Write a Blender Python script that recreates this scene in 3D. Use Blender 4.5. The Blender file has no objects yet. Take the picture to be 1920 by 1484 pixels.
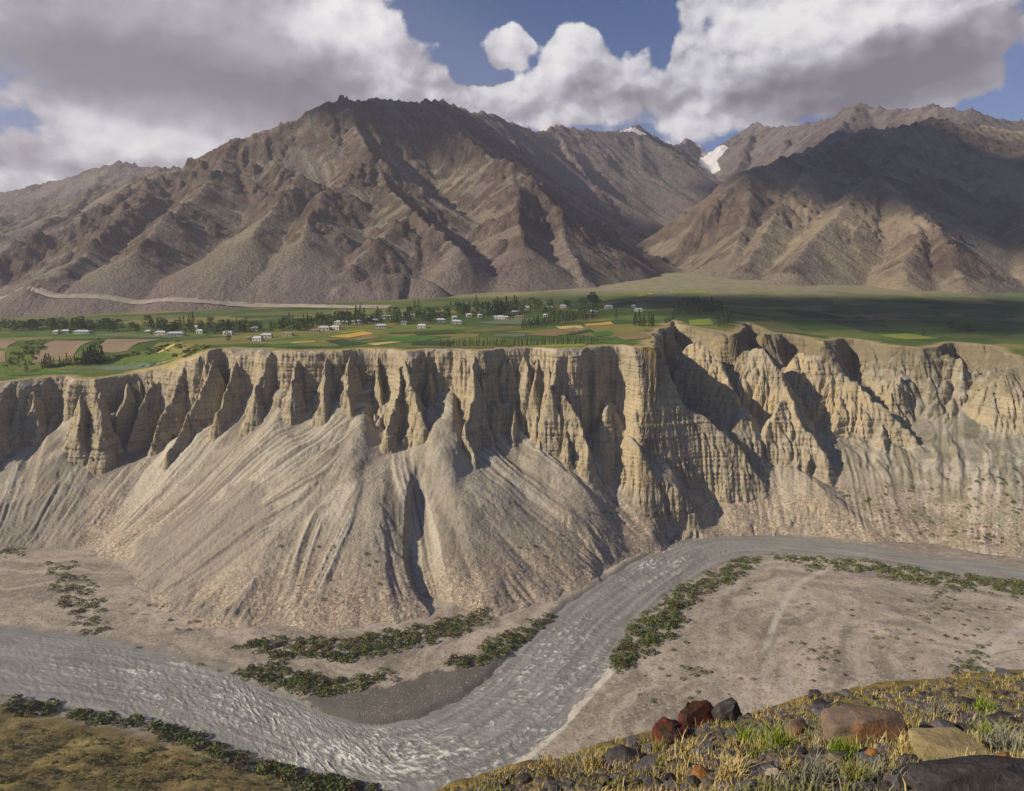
import bpy, bmesh, math, random, time
import numpy as np
from mathutils import Vector, noise as mnoise

T0 = time.time()
random.seed(7)
RNG = np.random.RandomState(7)
scene = bpy.context.scene
COL = scene.collection

# ------------------------------------------------------------------ camera
CAM = np.array([0.0, 0.0, 200.0])
PITCH = math.radians(8.4)
FPX = 1371.0                      # focal length in pixels of the 1920 px wide photograph
cam_data = bpy.data.cameras.new("camera")
cam_data.sensor_width = 36.0
cam_data.lens = 36.0 * FPX / 1920.0
cam_data.clip_start = 0.5
cam_data.clip_end = 40000.0
cam = bpy.data.objects.new("camera", cam_data)
cam.location = CAM
cam.rotation_euler = (math.pi / 2 - PITCH, 0, 0)
COL.objects.link(cam)
scene.camera = cam

# ------------------------------------------------------------------ light
SUN_EL = math.radians(28.0)
SUN_AZ = math.radians(252.0)      # compass bearing of the sun, 0 = +Y (view direction), 270 = left
to_sun = Vector((math.sin(SUN_AZ) * math.cos(SUN_EL), math.cos(SUN_AZ) * math.cos(SUN_EL), math.sin(SUN_EL)))
sun_data = bpy.data.lights.new("sun", 'SUN')
sun_data.energy = 5.0
sun_data.angle = math.radians(0.7)
sun_data.color = (1.0, 0.86, 0.66)
sun = bpy.data.objects.new("sun", sun_data)
sun.rotation_euler = to_sun.to_track_quat('Z', 'Y').to_euler()
sun.location = (-300, -200, 900)
COL.objects.link(sun)

vs = scene.view_settings
vs.view_transform = 'Standard'
vs.look = 'None'
vs.exposure = 0.44
vs.gamma = 1.0
vs.use_curve_mapping = False
scene.cycles.max_bounces = 4
scene.cycles.diffuse_bounces = 2
scene.cycles.glossy_bounces = 2
scene.cycles.volume_bounces = 0
scene.cycles.use_denoising = True

# ------------------------------------------------------------------ node helpers
class NT:
    def __init__(self, tree):
        self.t = tree
        self.n = tree.nodes
        self.l = tree.links
    def new(self, kind, **kw):
        nd = self.n.new(kind)
        for k, v in kw.items():
            setattr(nd, k, v)
        return nd
    def put(self, sock, v):
        if isinstance(v, bpy.types.NodeSocket):
            self.l.new(v, sock)
        elif isinstance(v, (tuple, list)) and len(v) == 3 and sock.type == 'RGBA':
            sock.default_value = (*v, 1.0)
        else:
            sock.default_value = v
    def math(self, op, a, b=0.0, c=None, clamp=False):
        nd = self.new('ShaderNodeMath', operation=op, use_clamp=clamp)
        self.put(nd.inputs[0], a); self.put(nd.inputs[1], b)
        if c is not None: self.put(nd.inputs[2], c)
        return nd.outputs[0]
    def vmath(self, op, a, b=(0, 0, 0)):
        nd = self.new('ShaderNodeVectorMath', operation=op)
        self.put(nd.inputs[0], a)
        if op == 'SCALE': self.put(nd.inputs['Scale'], b)
        else: self.put(nd.inputs[1], b)
        return nd.outputs['Value'] if op in ('LENGTH', 'DOT_PRODUCT') else nd.outputs[0]
    def noise(self, vec, scale, detail=4, rough=0.55, lac=2.0, dist=0.0):
        nd = self.new('ShaderNodeTexNoise')
        self.put(nd.inputs['Vector'], vec)
        nd.inputs['Scale'].default_value = scale
        nd.inputs['Detail'].default_value = detail
        nd.inputs['Roughness'].default_value = rough
        nd.inputs['Lacunarity'].default_value = lac
        nd.inputs['Distortion'].default_value = dist
        return nd.outputs['Fac']
    def voronoi(self, vec, scale, out='Distance', feature='F1', rnd=1.0):
        nd = self.new('ShaderNodeTexVoronoi', feature=feature)
        self.put(nd.inputs['Vector'], vec)
        nd.inputs['Scale'].default_value = scale
        nd.inputs['Randomness'].default_value = rnd
        return nd.outputs[out]
    def rng(self, v, a, b, c=0.0, d=1.0, smooth=True):
        nd = self.new('ShaderNodeMapRange', interpolation_type='SMOOTHSTEP' if smooth else 'LINEAR')
        self.put(nd.inputs[0], v)
        for i, q in enumerate((a, b, c, d)): self.put(nd.inputs[1 + i], q)
        return nd.outputs[0]
    def mix(self, fac, a, b, blend='MIX'):
        nd = self.new('ShaderNodeMix', data_type='RGBA', blend_type=blend)
        self.put(nd.inputs[0], fac)
        self.put(nd.inputs[6], a); self.put(nd.inputs[7], b)
        return nd.outputs[2]
    def ramp(self, fac, stops):
        nd = self.new('ShaderNodeValToRGB')
        e = nd.color_ramp.elements
        while len(e) < len(stops): e.new(0.5)
        for k, (p, c) in enumerate(stops):
            e[k].position = p
            e[k].color = (*c, 1.0)
        self.put(nd.inputs[0], fac)
        return nd.outputs[0]
    def scale(self, vec, s):
        nd = self.new('ShaderNodeVectorMath', operation='MULTIPLY')
        self.put(nd.inputs[0], vec); nd.inputs[1].default_value = s
        return nd.outputs[0]
    def attr(self, name, out='Fac'):
        nd = self.new('ShaderNodeAttribute', attribute_name=name)
        return nd.outputs[out]
    def bump(self, height, strength=0.5, dist=1.0, normal=None):
        nd = self.new('ShaderNodeBump')
        nd.inputs['Strength'].default_value = strength
        nd.inputs['Distance'].default_value = dist
        self.put(nd.inputs['Height'], height)
        if normal is not None: self.put(nd.inputs['Normal'], normal)
        return nd.outputs[0]

def new_mat(name):
    m = bpy.data.materials.new(name)
    m.use_nodes = True
    g = NT(m.node_tree)
    bsdf = [n for n in g.n if n.type == 'BSDF_PRINCIPLED'][0]
    bsdf.inputs['Specular IOR Level'].default_value = 0.15
    bsdf.inputs['Roughness'].default_value = 0.95
    geo = g.new('ShaderNodeNewGeometry')
    return m, g, bsdf, geo.outputs['Position']

# ------------------------------------------------------------------ pixel <-> place
CP, SP = math.cos(PITCH), math.sin(PITCH)
def ray(px, py):
    a = (px - 960.0) / FPX
    b = (742.0 - py) / FPX
    return np.array([a, CP + b * SP, -SP + b * CP])
def at(px, py, depth):
    """the point seen at a pixel of the photograph, a given number of metres ahead"""
    d = ray(px, py)
    return CAM + d * (depth / d[1])
def atz(px, py, z):
    d = ray(px, py)
    return CAM + d * ((z - CAM[2]) / d[2])
def to_px(x, y, z):
    vx, vy, vz = x - CAM[0], y - CAM[1], z - CAM[2]
    f = vy * CP - vz * SP
    u = vy * SP + vz * CP
    return 960 + FPX * vx / f, 742 - FPX * u / f

# ------------------------------------------------------------------ sky
world = bpy.data.worlds.new("World")
scene.world = world
world.use_nodes = True
W = NT(world.node_tree)
W.n.clear()
geo_w = W.new('ShaderNodeTexCoord').outputs['Generated']
sky = W.new('ShaderNodeTexSky', sky_type='NISHITA')
sky.sun_disc = False
sky.sun_elevation = SUN_EL
sky.sun_rotation = SUN_AZ
sky.altitude = 2200
sky.air_density = 1.0
sky.dust_density = 0.4
sky.ozone_density = 3.5
sx = W.new('ShaderNodeSeparateXYZ'); W.l.new(geo_w, sx.inputs[0])
AZ = W.math('ARCTAN2', sx.outputs[0], sx.outputs[1])
EL = W.math('ARCSINE', sx.outputs[2])
def azel(px, py):
    d = ray(px, py); d = d / np.linalg.norm(d)
    return math.atan2(d[0], d[1]), math.asin(d[2])
uvn = W.new('ShaderNodeCombineXYZ'); W.l.new(AZ, uvn.inputs[0]); W.l.new(EL, uvn.inputs[1])
UV = uvn.outputs[0]
RADPX = 1.0 / FPX
def wobble(uv, amt, sc, seed):
    nd = W.new('ShaderNodeTexNoise'); nd.inputs['Scale'].default_value = sc; nd.inputs['Detail'].default_value = 5
    nd.inputs['Roughness'].default_value = 0.6
    sh = W.vmath('ADD', uv, (seed, seed * 0.37, 0)); W.l.new(sh, nd.inputs['Vector'])
    c = W.vmath('SUBTRACT', nd.outputs['Color'], (0.5, 0.5, 0.5))
    return W.vmath('ADD', uv, W.vmath('SCALE', c, amt))
def blobs(uv, lst, base, gain=1.0):
    """sum of soft-edged ellipses, each (px, py, rx, ry, weight)"""
    tot = base
    for (px, py, rx, ry, w) in lst:
        a, e = azel(px, py)
        q = W.vmath('SUBTRACT', uv, (a, e, 0))
        q = W.vmath('MULTIPLY', q, (1 / (rx * RADPX), 1 / (ry * RADPX), 0))
        d = W.vmath('LENGTH', q)
        tot = W.math('ADD', tot, W.rng(d, 1.25, 0.25, 0.0, w * gain))
    return tot
COVER = [  # positive = cloud, negative = open blue
    (300, 90, 620, 180, .70), (560, 60, 230, 120, .30), (690, 140, 130, 110, .35), (640, 40, 110, 70, .25), (740, 165, 150, 70, .25),
    (952, 76, 56, 46, 1.0), (1075, 75, 70, 55, .60), (1075, 130, 130, 85, .50), (1150, 150, 130, 70, .35), (1010, 180, 130, 70, .35),
    (1290, 150, 110, 70, .30), (1420, 70, 150, 90, .60), (1600, 60, 220, 110, .55), (1780, 90, 160, 120, .45), (1560, 160, 330, 70, .55),
    (1300, 240, 130, 60, .45), (1080, 220, 130, 40, .35), (930, 190, 130, 60, .35), (1310, 20, 60, 30, .25), (1275, 70, 25, 18, .25),
    (880, 200, 80, 50, .25), (140, 205, 60, 28, .40), (260, 275, 190, 55, .50), (60, 285, 90, 50, .35), (40, 340, 130, 40, .40), (420, 250, 230, 90, .40),
    (835, 30, 110, 90, -.55), (880, 120, 50, 40, -.55), (1012, 50, 20, 45, -.6), (1000, 105, 14, 22, -.35), (925, 138, 80, 18, -.7), (1190, 55, 70, 55, -.55), (1010, 15, 260, 35, -.55), (1240, 110, 22, 34, -.45),
    (1330, 55, 40, 22, -.20), (1880, 200, 90, 34, -.60), (95, 240, 120, 24, -.40), (10, 200, 60, 30, -.2), (1910, 120, 30, 40, -.40), (1040, 235, 14, 22, -.2),
]
SHADE = [  # positive = bright, negative = grey underside
    (260, 130, 280, 50, -.34), (420, 195, 260, 50, -.26), (560, 190, 160, 60, -.18), (620, 130, 90, 40, -.10), (180, 60, 230, 60, -.10), (80, 110, 130, 70, -.08),
    (640, 30, 140, 45, .30), (700, 90, 70, 60, .20), (580, 60, 70, 45, .12), (760, 190, 120, 50, .04),
    (950, 70, 60, 45, .30), (1075, 70, 80, 60, .38), (1010, 140, 70, 60, .25), (1190, 120, 60, 40, .18), (1120, 190, 120, 30, -.12),
    (1400, 60, 150, 80, .36), (1570, 45, 180, 60, .34), (1700, 30, 130, 50, .20), (1300, 150, 60, 40, .15),
    (1640, 70, 60, 30, -.30), (1700, 110, 120, 45, -.36), (1560, 185, 220, 45, -.34), (1780, 150, 170, 45, -.22), (1830, 70, 70, 50, -.14), (1430, 150, 130, 35, -.16),
    (1310, 240, 120, 45, .34), (1080, 225, 120, 25, .18), (950, 180, 70, 40, .14), (260, 270, 180, 40, .30), (140, 205, 60, 22, .25), (60, 300, 90, 30, -.10),
]
def puff(uv, sc, sm):
    nd = W.new('ShaderNodeTexVoronoi', feature='SMOOTH_F1', voronoi_dimensions='2D')
    W.l.new(uv, nd.inputs['Vector']); nd.inputs['Scale'].default_value = sc; nd.inputs['Smoothness'].default_value = sm
    return W.math('SUBTRACT', 0.42, nd.outputs['Distance'])
def cov_noise(uv):
    n = W.math('ADD', W.math('MULTIPLY', W.noise(uv, 6.5, 9, 0.56), 0.85), W.math('MULTIPLY', W.noise(W.vmath('ADD', uv, (7.3, 2.1, 0)), 26, 9, 0.66), 0.62))
    n = W.math('ADD', n, W.math('MULTIPLY', puff(uv, 17, .35), 0.42))
    return W.math('ADD', n, W.math('MULTIPLY', puff(uv, 43, .3), 0.22))
UVs = wobble(W.vmath('MULTIPLY', UV, (1.0, 1.25, 1.0)), 0.030, 22, 5.7)
uvw = wobble(UV, 0.038, 16, 3.1)
cn = cov_noise(UVs)
cover = W.math('ADD', blobs(uvw, COVER, -0.80, 0.88), cn)
cover_a = W.rng(cover, 0.05, 0.34)
cn2 = cov_noise(W.vmath('ADD', UVs, (-0.012, 0.016, 0)))       # the same billows a little towards the sun
relief = W.math('SUBTRACT', cn, cn2)
uvs2 = wobble(UV, 0.045, 10, 9.2)
calm = W.math('SUBTRACT', 1.0, blobs(UV, [(290, 100, 430, 170, .78), (1680, 150, 260, 80, .6)], 0.0))
bright = W.math('ADD', blobs(uvs2, SHADE, 0.47, 1.05), W.math('MULTIPLY', W.math('MULTIPLY', relief, 0.95), calm))
bright = W.math('ADD', bright, W.math('MULTIPLY', W.math('SUBTRACT', W.noise(UVs, 7, 8, 0.6), 0.5), 0.55))
cloud_col = W.ramp(bright, [(0.0, (0.19, 0.18, 0.215)), (0.25, (0.31, 0.295, 0.34)), (0.5, (0.49, 0.475, 0.53)), (0.75, (0.79, 0.775, 0.81)), (1.0, (1.0, 0.985, 0.97))])
bg_sky = W.new('ShaderNodeBackground'); bg_sky.inputs['Strength'].default_value = 0.053
W.l.new(W.mix(1.0, sky.outputs[0], (0.86, 0.96, 1.20), 'MULTIPLY'), bg_sky.inputs['Color'])
bg_cl = W.new('ShaderNodeBackground'); bg_cl.inputs['Strength'].default_value = 0.72
W.l.new(cloud_col, bg_cl.inputs['Color'])
mixw = W.new('ShaderNodeMixShader')
W.l.new(cover_a, mixw.inputs[0]); W.l.new(bg_sky.outputs[0], mixw.inputs[1]); W.l.new(bg_cl.outputs[0], mixw.inputs[2])
world.cycles.sampling_method = "MANUAL"; world.cycles.sample_map_resolution = 512
outw = W.new('ShaderNodeOutputWorld'); W.l.new(mixw.outputs[0], outw.inputs['Surface'])

# ------------------------------------------------------------------ object helpers
def tag(o, label=None, cat=None, group=None, kind=None):
    if label: o["label"] = label
    if cat: o["category"] = cat
    if group: o["group"] = group
    if kind: o["kind"] = kind
    return o
def mesh_np(name, verts, faces, smooth=True):
    """verts (n,3); faces (m,3) or (m,4) index array"""
    me = bpy.data.meshes.new(name)
    v = np.ascontiguousarray(verts, dtype=np.float32)
    f = np.ascontiguousarray(faces, dtype=np.int32)
    k = f.shape[1]
    me.vertices.add(len(v)); me.vertices.foreach_set("co", v.ravel())
    me.loops.add(f.size); me.loops.foreach_set("vertex_index", f.ravel())
    me.polygons.add(len(f))
    me.polygons.foreach_set("loop_start", np.arange(0, f.size, k, dtype=np.int32))
    me.polygons.foreach_set("use_smooth", np.full(len(f), smooth, dtype=bool))
    me.update(calc_edges=True)
    return me
def add_attr(me, name, arr):
    a = me.attributes.new(name, 'FLOAT', 'POINT')
    a.data.foreach_set("value", np.ascontiguousarray(arr, dtype=np.float32).ravel())
def add_col(me, name, arr):
    a = me.attributes.new(name, 'FLOAT_COLOR', 'POINT')
    c = np.ones((len(arr), 4), dtype=np.float32); c[:, :3] = arr
    a.data.foreach_set("color", c.ravel())
def link(name, me, mat=None, parent=None):
    o = bpy.data.objects.new(name, me)
    if mat is not None and me is not None and len(me.materials) == 0: me.materials.append(mat)
    COL.objects.link(o)
    if parent is not None: o.parent = parent
    return o
def empty(name, loc, rz=0.0):
    o = bpy.data.objects.new(name, None)
    o.location = loc; o.rotation_euler = (0, 0, rz); o.empty_display_size = 0.5
    COL.objects.link(o)
    return o
def grid_faces(nr, nc):
    i = np.arange(nr * nc).reshape(nr, nc)
    return np.stack([i[:-1, :-1], i[:-1, 1:], i[1:, 1:], i[1:, :-1]], -1).reshape(-1, 4)

# ------------------------------------------------------------------ noise and terrain tools (numpy)
_tabs = {}
def _tab(seed):
    if seed not in _tabs:
        r = np.random.RandomState(seed)
        p = r.permutation(256)
        ang = r.rand(256) * 2 * np.pi
        _tabs[seed] = (np.concatenate([p, p]), np.cos(ang).astype(np.float32), np.sin(ang).astype(np.float32))
    return _tabs[seed]
def gn(x, y, seed=0):
    p, gx, gy = _tab(seed)
    x = np.asarray(x, dtype=np.float32); y = np.asarray(y, dtype=np.float32)
    x, y = np.broadcast_arrays(x, y)
    xf = np.floor(x); yf = np.floor(y)
    xi = xf.astype(np.int32) & 255; yi = yf.astype(np.int32) & 255
    fx = x - xf; fy = y - yf
    u = fx * fx * fx * (fx * (fx * 6 - 15) + 10); v = fy * fy * fy * (fy * (fy * 6 - 15) + 10)
    x1 = (xi + 1) & 255; y1 = (yi + 1) & 255
    a = p[p[xi] + yi]; b = p[p[x1] + yi]; c = p[p[xi] + y1]; d = p[p[x1] + y1]
    na = gx[a] * fx + gy[a] * fy
    nb = gx[b] * (fx - 1) + gy[b] * fy
    nc = gx[c] * fx + gy[c] * (fy - 1)
    nd = gx[d] * (fx - 1) + gy[d] * (fy - 1)
    ab = na + u * (nb - na); cd = nc + u * (nd - nc)
    return (ab + v * (cd - ab)) * 1.5
def fbm(x, y, octs=4, seed=0, gain=0.5):
    s = 0.0; a = 1.0; f = 1.0
    for k in range(octs):
        s = s + a * gn(x * f + 17.3 * k, y * f - 9.1 * k, seed + k); a *= gain; f *= 2.03
    return s
def ridged(x, y, octs=4, seed=0, gain=0.5):
    s = 0.0; a = 1.0; f = 1.0; t = 0
    for k in range(octs):
        n = 1 - np.abs(gn(x * f + 5.7 * k, y * f + 3.3 * k, seed + k)) * 1.6
        s = s + a * n; t += a; a *= gain; f *= 2.1
    return s / t
def sstep(a, b, x):
    t = np.clip((x - a) / (b - a), 0, 1)
    return t * t * (3 - 2 * t)
def smax(a, b, k):
    h = np.clip(0.5 + 0.5 * (a - b) / k, 0, 1)
    return b + (a - b) * h + k * h * (1 - h)
def poly_dist(X, Y, P):
    """distance to polyline P (n,2+), with the interpolated third column if there is one"""
    best = np.full(X.shape, 1e9, np.float32); zz = np.zeros(X.shape, np.float32); tt = np.zeros(X.shape, np.float32)
    acc = 0.0
    for k in range(len(P) - 1):
        ax, ay = P[k][:2]; bx, by = P[k + 1][:2]
        dx, dy = bx - ax, by - ay; L2 = dx * dx + dy * dy + 1e-9; L = math.sqrt(L2)
        t = np.clip(((X - ax) * dx + (Y - ay) * dy) / L2, 0, 1)
        d = np.hypot(X - (ax + t * dx), Y - (ay + t * dy))
        m = d < best
        best = np.where(m, d, best)
        if len(P[k]) > 2: zz = np.where(m, P[k][2] + t * (P[k + 1][2] - P[k][2]), zz)
        tt = np.where(m, acc + t * L, tt)
        acc += L
    return best, zz, tt
def in_poly(X, Y, P):
    ins = np.zeros(X.shape, bool)
    n = len(P)
    for k in range(n):
        ax, ay = P[k][:2]; bx, by = P[(k + 1) % n][:2]
        if ay == by: continue
        c = ((ay > Y) != (by > Y)) & (X < (bx - ax) * (Y - ay) / (by - ay) + ax)
        ins ^= c
    return ins
def smooth_line(P, n, it=2):
    """Chaikin-smoothed polyline resampled to n points"""
    P = np.asarray(P, float)
    for _ in range(it):
        Q = np.empty((2 * (len(P) - 1), P.shape[1]))
        Q[0::2] = 0.75 * P[:-1] + 0.25 * P[1:]; Q[1::2] = 0.25 * P[:-1] + 0.75 * P[1:]
        P = np.vstack([P[:1], Q, P[-1:]])
    s = np.r_[0, np.cumsum(np.linalg.norm(np.diff(P[:, :2], axis=0), axis=1))]
    u = np.linspace(0, s[-1], n)
    return np.stack([np.interp(u, s, P[:, k]) for k in range(P.shape[1])], 1)
class Grid:
    def __init__(self, x0, x1, y0, y1, step):
        self.x0, self.y0, self.s = x0, y0, step
        self.xs = np.arange(x0, x1 + step * .5, step, dtype=np.float32)
        self.ys = np.arange(y0, y1 + step * .5, step, dtype=np.float32)
        self.X, self.Y = np.meshgrid(self.xs, self.ys)
    def sample(self, A, x, y):
        fx = np.clip((x - self.x0) / self.s, 0, len(self.xs) - 1.001); fy = np.clip((y - self.y0) / self.s, 0, len(self.ys) - 1.001)
        ix = fx.astype(np.int32); iy = fy.astype(np.int32); fx = fx - ix; fy = fy - iy
        return (A[iy, ix] * (1 - fx) + A[iy, ix + 1] * fx) * (1 - fy) + (A[iy + 1, ix] * (1 - fx) + A[iy + 1, ix + 1] * fx) * fy
def blur(A, n=1):
    for _ in range(n):
        B = A.copy()
        B[1:-1] = (A[:-2] + 2 * A[1:-1] + A[2:]) * 0.25
        A = B.copy()
        A[:, 1:-1] = (B[:, :-2] + 2 * B[:, 1:-1] + B[:, 2:]) * 0.25
    return A
def erode(H, cell, mask, batches, n, steps, seed, inertia=0.25, cap=3.0, er=0.25, dep=0.15, maxcut=0.35):
    """rain on a height grid: many drops at once run downhill, cut rills and drop their load"""
    r = np.random.RandomState(seed)
    h = (H / cell).astype(np.float32).copy()
    ny, nx = h.shape
    src = np.flatnonzero(mask.ravel() > 0.3)
    hf = h.ravel()
    for b in range(batches):
        idx = src[r.randint(0, len(src), n)]
        px = (idx % nx + r.rand(n)).astype(np.float32); py = (idx // nx + r.rand(n)).astype(np.float32)
        dx = np.zeros(n, np.float32); dy = np.zeros(n, np.float32); vel = np.ones(n, np.float32); wat = np.ones(n, np.float32); sed = np.zeros(n, np.float32)
        ok = (px < nx - 2) & (py < ny - 2)
        px, py, dx, dy, vel, wat, sed = (q[ok] for q in (px, py, dx, dy, vel, wat, sed))
        for s in range(steps):
            ix = px.astype(np.int32); iy = py.astype(np.int32); fx = px - ix; fy = py - iy
            i0 = iy * nx + ix
            h00 = hf[i0]; h10 = hf[i0 + 1]; h01 = hf[i0 + nx]; h11 = hf[i0 + nx + 1]
            gx = (h10 - h00) * (1 - fy) + (h11 - h01) * fy
            gy = (h01 - h00) * (1 - fx) + (h11 - h10) * fx
            ho = (h00 * (1 - fx) + h10 * fx) * (1 - fy) + (h01 * (1 - fx) + h11 * fx) * fy
            dx = dx * inertia - gx * (1 - inertia); dy = dy * inertia - gy * (1 - inertia)
            L = np.sqrt(dx * dx + dy * dy) + 1e-6
            dx /= L; dy /= L
            qx = px + dx; qy = py + dy
            ok = (qx > 1) & (qx < nx - 2) & (qy > 1) & (qy < ny - 2)
            jx = np.clip(qx, 0, nx - 2).astype(np.int32); jy = np.clip(qy, 0, ny - 2).astype(np.int32)
            j0 = jy * nx + jx; ex = qx - jx; ey = qy - jy
            hn = (hf[j0] * (1 - ex) + hf[j0 + 1] * ex) * (1 - ey) + (hf[j0 + nx] * (1 - ex) + hf[j0 + nx + 1] * ex) * ey
            dh = hn - ho
            c = np.maximum(-dh, 0.02) * vel * wat * cap
            up = dh > 0
            depo = np.where(up, np.minimum(dh, sed), np.where(sed > c, (sed - c) * dep, 0))
            cut = np.where((~up) & (sed <= c), np.minimum(np.minimum((c - sed) * er, -dh * 0.7), maxcut), 0)
            delta = (depo - cut) * ok
            sed = sed - depo + cut
            np.add.at(hf, i0, delta * (1 - fx) * (1 - fy)); np.add.at(hf, i0 + 1, delta * fx * (1 - fy))
            np.add.at(hf, i0 + nx, delta * (1 - fx) * fy); np.add.at(hf, i0 + nx + 1, delta * fx * fy)
            vel = np.sqrt(np.maximum(vel * vel - dh * 1.0, 0.05)); vel = np.minimum(vel, 4.0)
            wat = wat * 0.985
            px, py, dx, dy, vel, wat, sed = (q[ok] for q in (qx, qy, dx, dy, vel, wat, sed))
    out = hf.reshape(ny, nx)
    d = (out - H / cell) * mask
    return (H + d * cell).astype(np.float32)
# ================================================================== THE LAND
APEX = (450.0, 2200.0)
TERR = [(-1200, 745), (-700, 740), (-360, 738), (-300, 705), (-262, 650), (-240, 606), (-232, 560), (-225, 380)]
TERR_POLY = TERR + [(-1500, 380), (-1500, 745)]
def zfan(x, y):
    r = np.hypot(np.asarray(x) - APEX[0], np.asarray(y) - APEX[1])
    return 262 - 0.085 * r + 9e-6 * r * r - 18 * sstep(150, 400, np.asarray(x)) * sstep(1500, 860, np.asarray(y))
def zplat(X, Y):
    X = np.asarray(X, dtype=np.float32); Y = np.asarray(Y, dtype=np.float32)
    d, _, _ = poly_dist(X, Y, TERR)
    low = np.where(in_poly(X, Y, TERR_POLY), d, -d)
    z = zfan(X, Y) + 0.5 * fbm(X / 60, Y / 60, 3, 41)
    w = sstep(-4, 44, low + 5 * gn(X / 40, Y / 40, 12))
    return z - w * 24
def on_plateau(px, py, y0=420, y1=2600):
    d = ray(px, py)
    ys = np.arange(y0, y1, 1.0)
    t = ys / d[1]
    x = d[0] * t; z = CAM[2] + d[2] * t
    g = zplat(x, ys)
    k = np.flatnonzero(z < g)
    i = k[0] if len(k) else len(ys) - 1
    return np.array([x[i], ys[i], g[i]])

RIM_PX = [(-330, 715), (-160, 716), (-60, 722), (0, 720), (40, 714), (88, 706), (122, 705), (138, 712), (180, 712), (236, 703), (300, 689), (345, 676), (385, 662), (415, 654),
          (470, 655), (560, 657), (640, 657), (690, 653.5), (735, 654.5), (762, 660), (800, 655), (850, 654.5), (890, 659), (930, 654), (1000, 652.5), (1045, 655), (1085, 651), (1120, 648.5), (1142, 647), (1165, 648), (1205, 650.5), (1241, 654),
          (1222, 640), (1216, 632), (1236, 622), (1256, 612), (1262, 602), (1285, 612), (1330, 619), (1372, 627), (1392, 622), (1400, 606), (1424, 612), (1436, 628),
          (1470, 626), (1520, 634), (1548, 643), (1580, 634), (1625, 640), (1665, 648), (1735, 656), (1790, 642), (1850, 648), (1905, 672), (1990, 676), (2120, 690), (2400, 700)]
RIM = np.array([on_plateau(*p)[:2] for p in RIM_PX])
RIM = np.vstack([[RIM[0][0] - 900, RIM[0][1]], RIM, [RIM[-1][0] + 900, RIM[-1][1]]])
PLAT_POLY = [tuple(p) for p in RIM] + [(RIM[-1][0], 4000), (RIM[0][0], 4000)]
TOE_PX = [(-420, 1085), (-160, 1050), (0, 1030), (90, 1028), (170, 1035), (230, 1070), (290, 1110), (330, 1160), (420, 1172), (520, 1168), (640, 1178), (740, 1172), (830, 1150),
          (930, 1150), (1020, 1122), (1100, 1090), (1180, 1045), (1270, 1004), (1340, 992), (1460, 993), (1560, 1004), (1660, 1010), (1760, 1018), (1920, 1042), (2200, 1090)]
TOE = np.array([atz(p[0], p[1], 3)[:2] for p in TOE_PX])
TOE = np.vstack([[TOE[0][0] - 900, TOE[0][1]], TOE, [TOE[-1][0] + 900, TOE[-1][1]]])
TOE_POLY = [tuple(p) for p in TOE] + [(TOE[-1][0], 4000), (TOE[0][0], 4000)]

G = Grid(-880, 880, 372, 1012, 1.0)
X, Y = G.X, G.Y
zp = zplat(X, Y)
wx = X + 7 * fbm(X / 45, Y / 45, 3, 3) ; wy = Y + 7 * fbm(X / 45 + 9, Y / 45, 3, 5)
dr, _, rim_s = poly_dist(wx, wy, RIM)
sd = np.where(in_poly(wx, wy, PLAT_POLY), -dr, dr)                # > 0 in front of the rim
dt, _, toe_s = poly_dist(X, Y, TOE)
tin = np.where(in_poly(X, Y, TOE_POLY), dt, -dt); tin = tin + 6 * fbm(X / 34, Y / 34, 3, 6) * sstep(45, 6, np.abs(tin))                    # > 0 uphill of the toe
tl = np.interp(X, [-400, 90, 240, 310, 420], [40, 16, 24, 42, 46]).astype(np.float32)
toe_lim = 3 + 0.66 * np.minimum(tin, tl) + 2.4 * np.maximum(tin - tl, 0)
wr = sstep(125, 190, X)                                             # the ravine country on the right
wl = sstep(-300, -360, X)
# flutes and pillars of the face: they stand out more the lower one gets
big = fbm(X / 55 + 3, Y / 200, 3, 24)
flute = ridged(X / 15 + 0.7 * gn(X / 30, Y / 40, 8), Y / 90, 4, 21, .6) * sstep(-.35, .35, fbm(X / 60, Y / 80, 2, 27)) - 0.3
facet = np.abs(gn(X / 24 + .3, Y / 120, 26)) * 1.6 - 0.4
s1 = sd - (big * 12 + flute * 8 + facet * 7) * sstep(0, 3, sd) * (1 - 0.4 * wr)
s1 = np.where(sd > 0, np.maximum(s1, 0.22 * sd), sd)
face = np.where(s1 < 12, s1 * 3.4, 40.8 + (s1 - 12) * 2.2)
tier = 4 * np.sin(s1 * 0.30 + 3 * gn(X / 60, Y / 60, 4))
face = face + tier * sstep(4, 16, s1)
top_r = 3 + 16 * sstep(-.15, .4, gn(rim_s / 60, rim_s * 0 + .5, 14))
face_r = np.where(s1 < top_r / 2.3, s1 * 2.3, top_r + (s1 - top_r / 2.3) * 1.25)
face = face * (1 - wr) + face_r * wr
cliff = np.minimum(zp - np.maximum(face, 0), np.where(sd > 0, toe_lim, 999))
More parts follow.
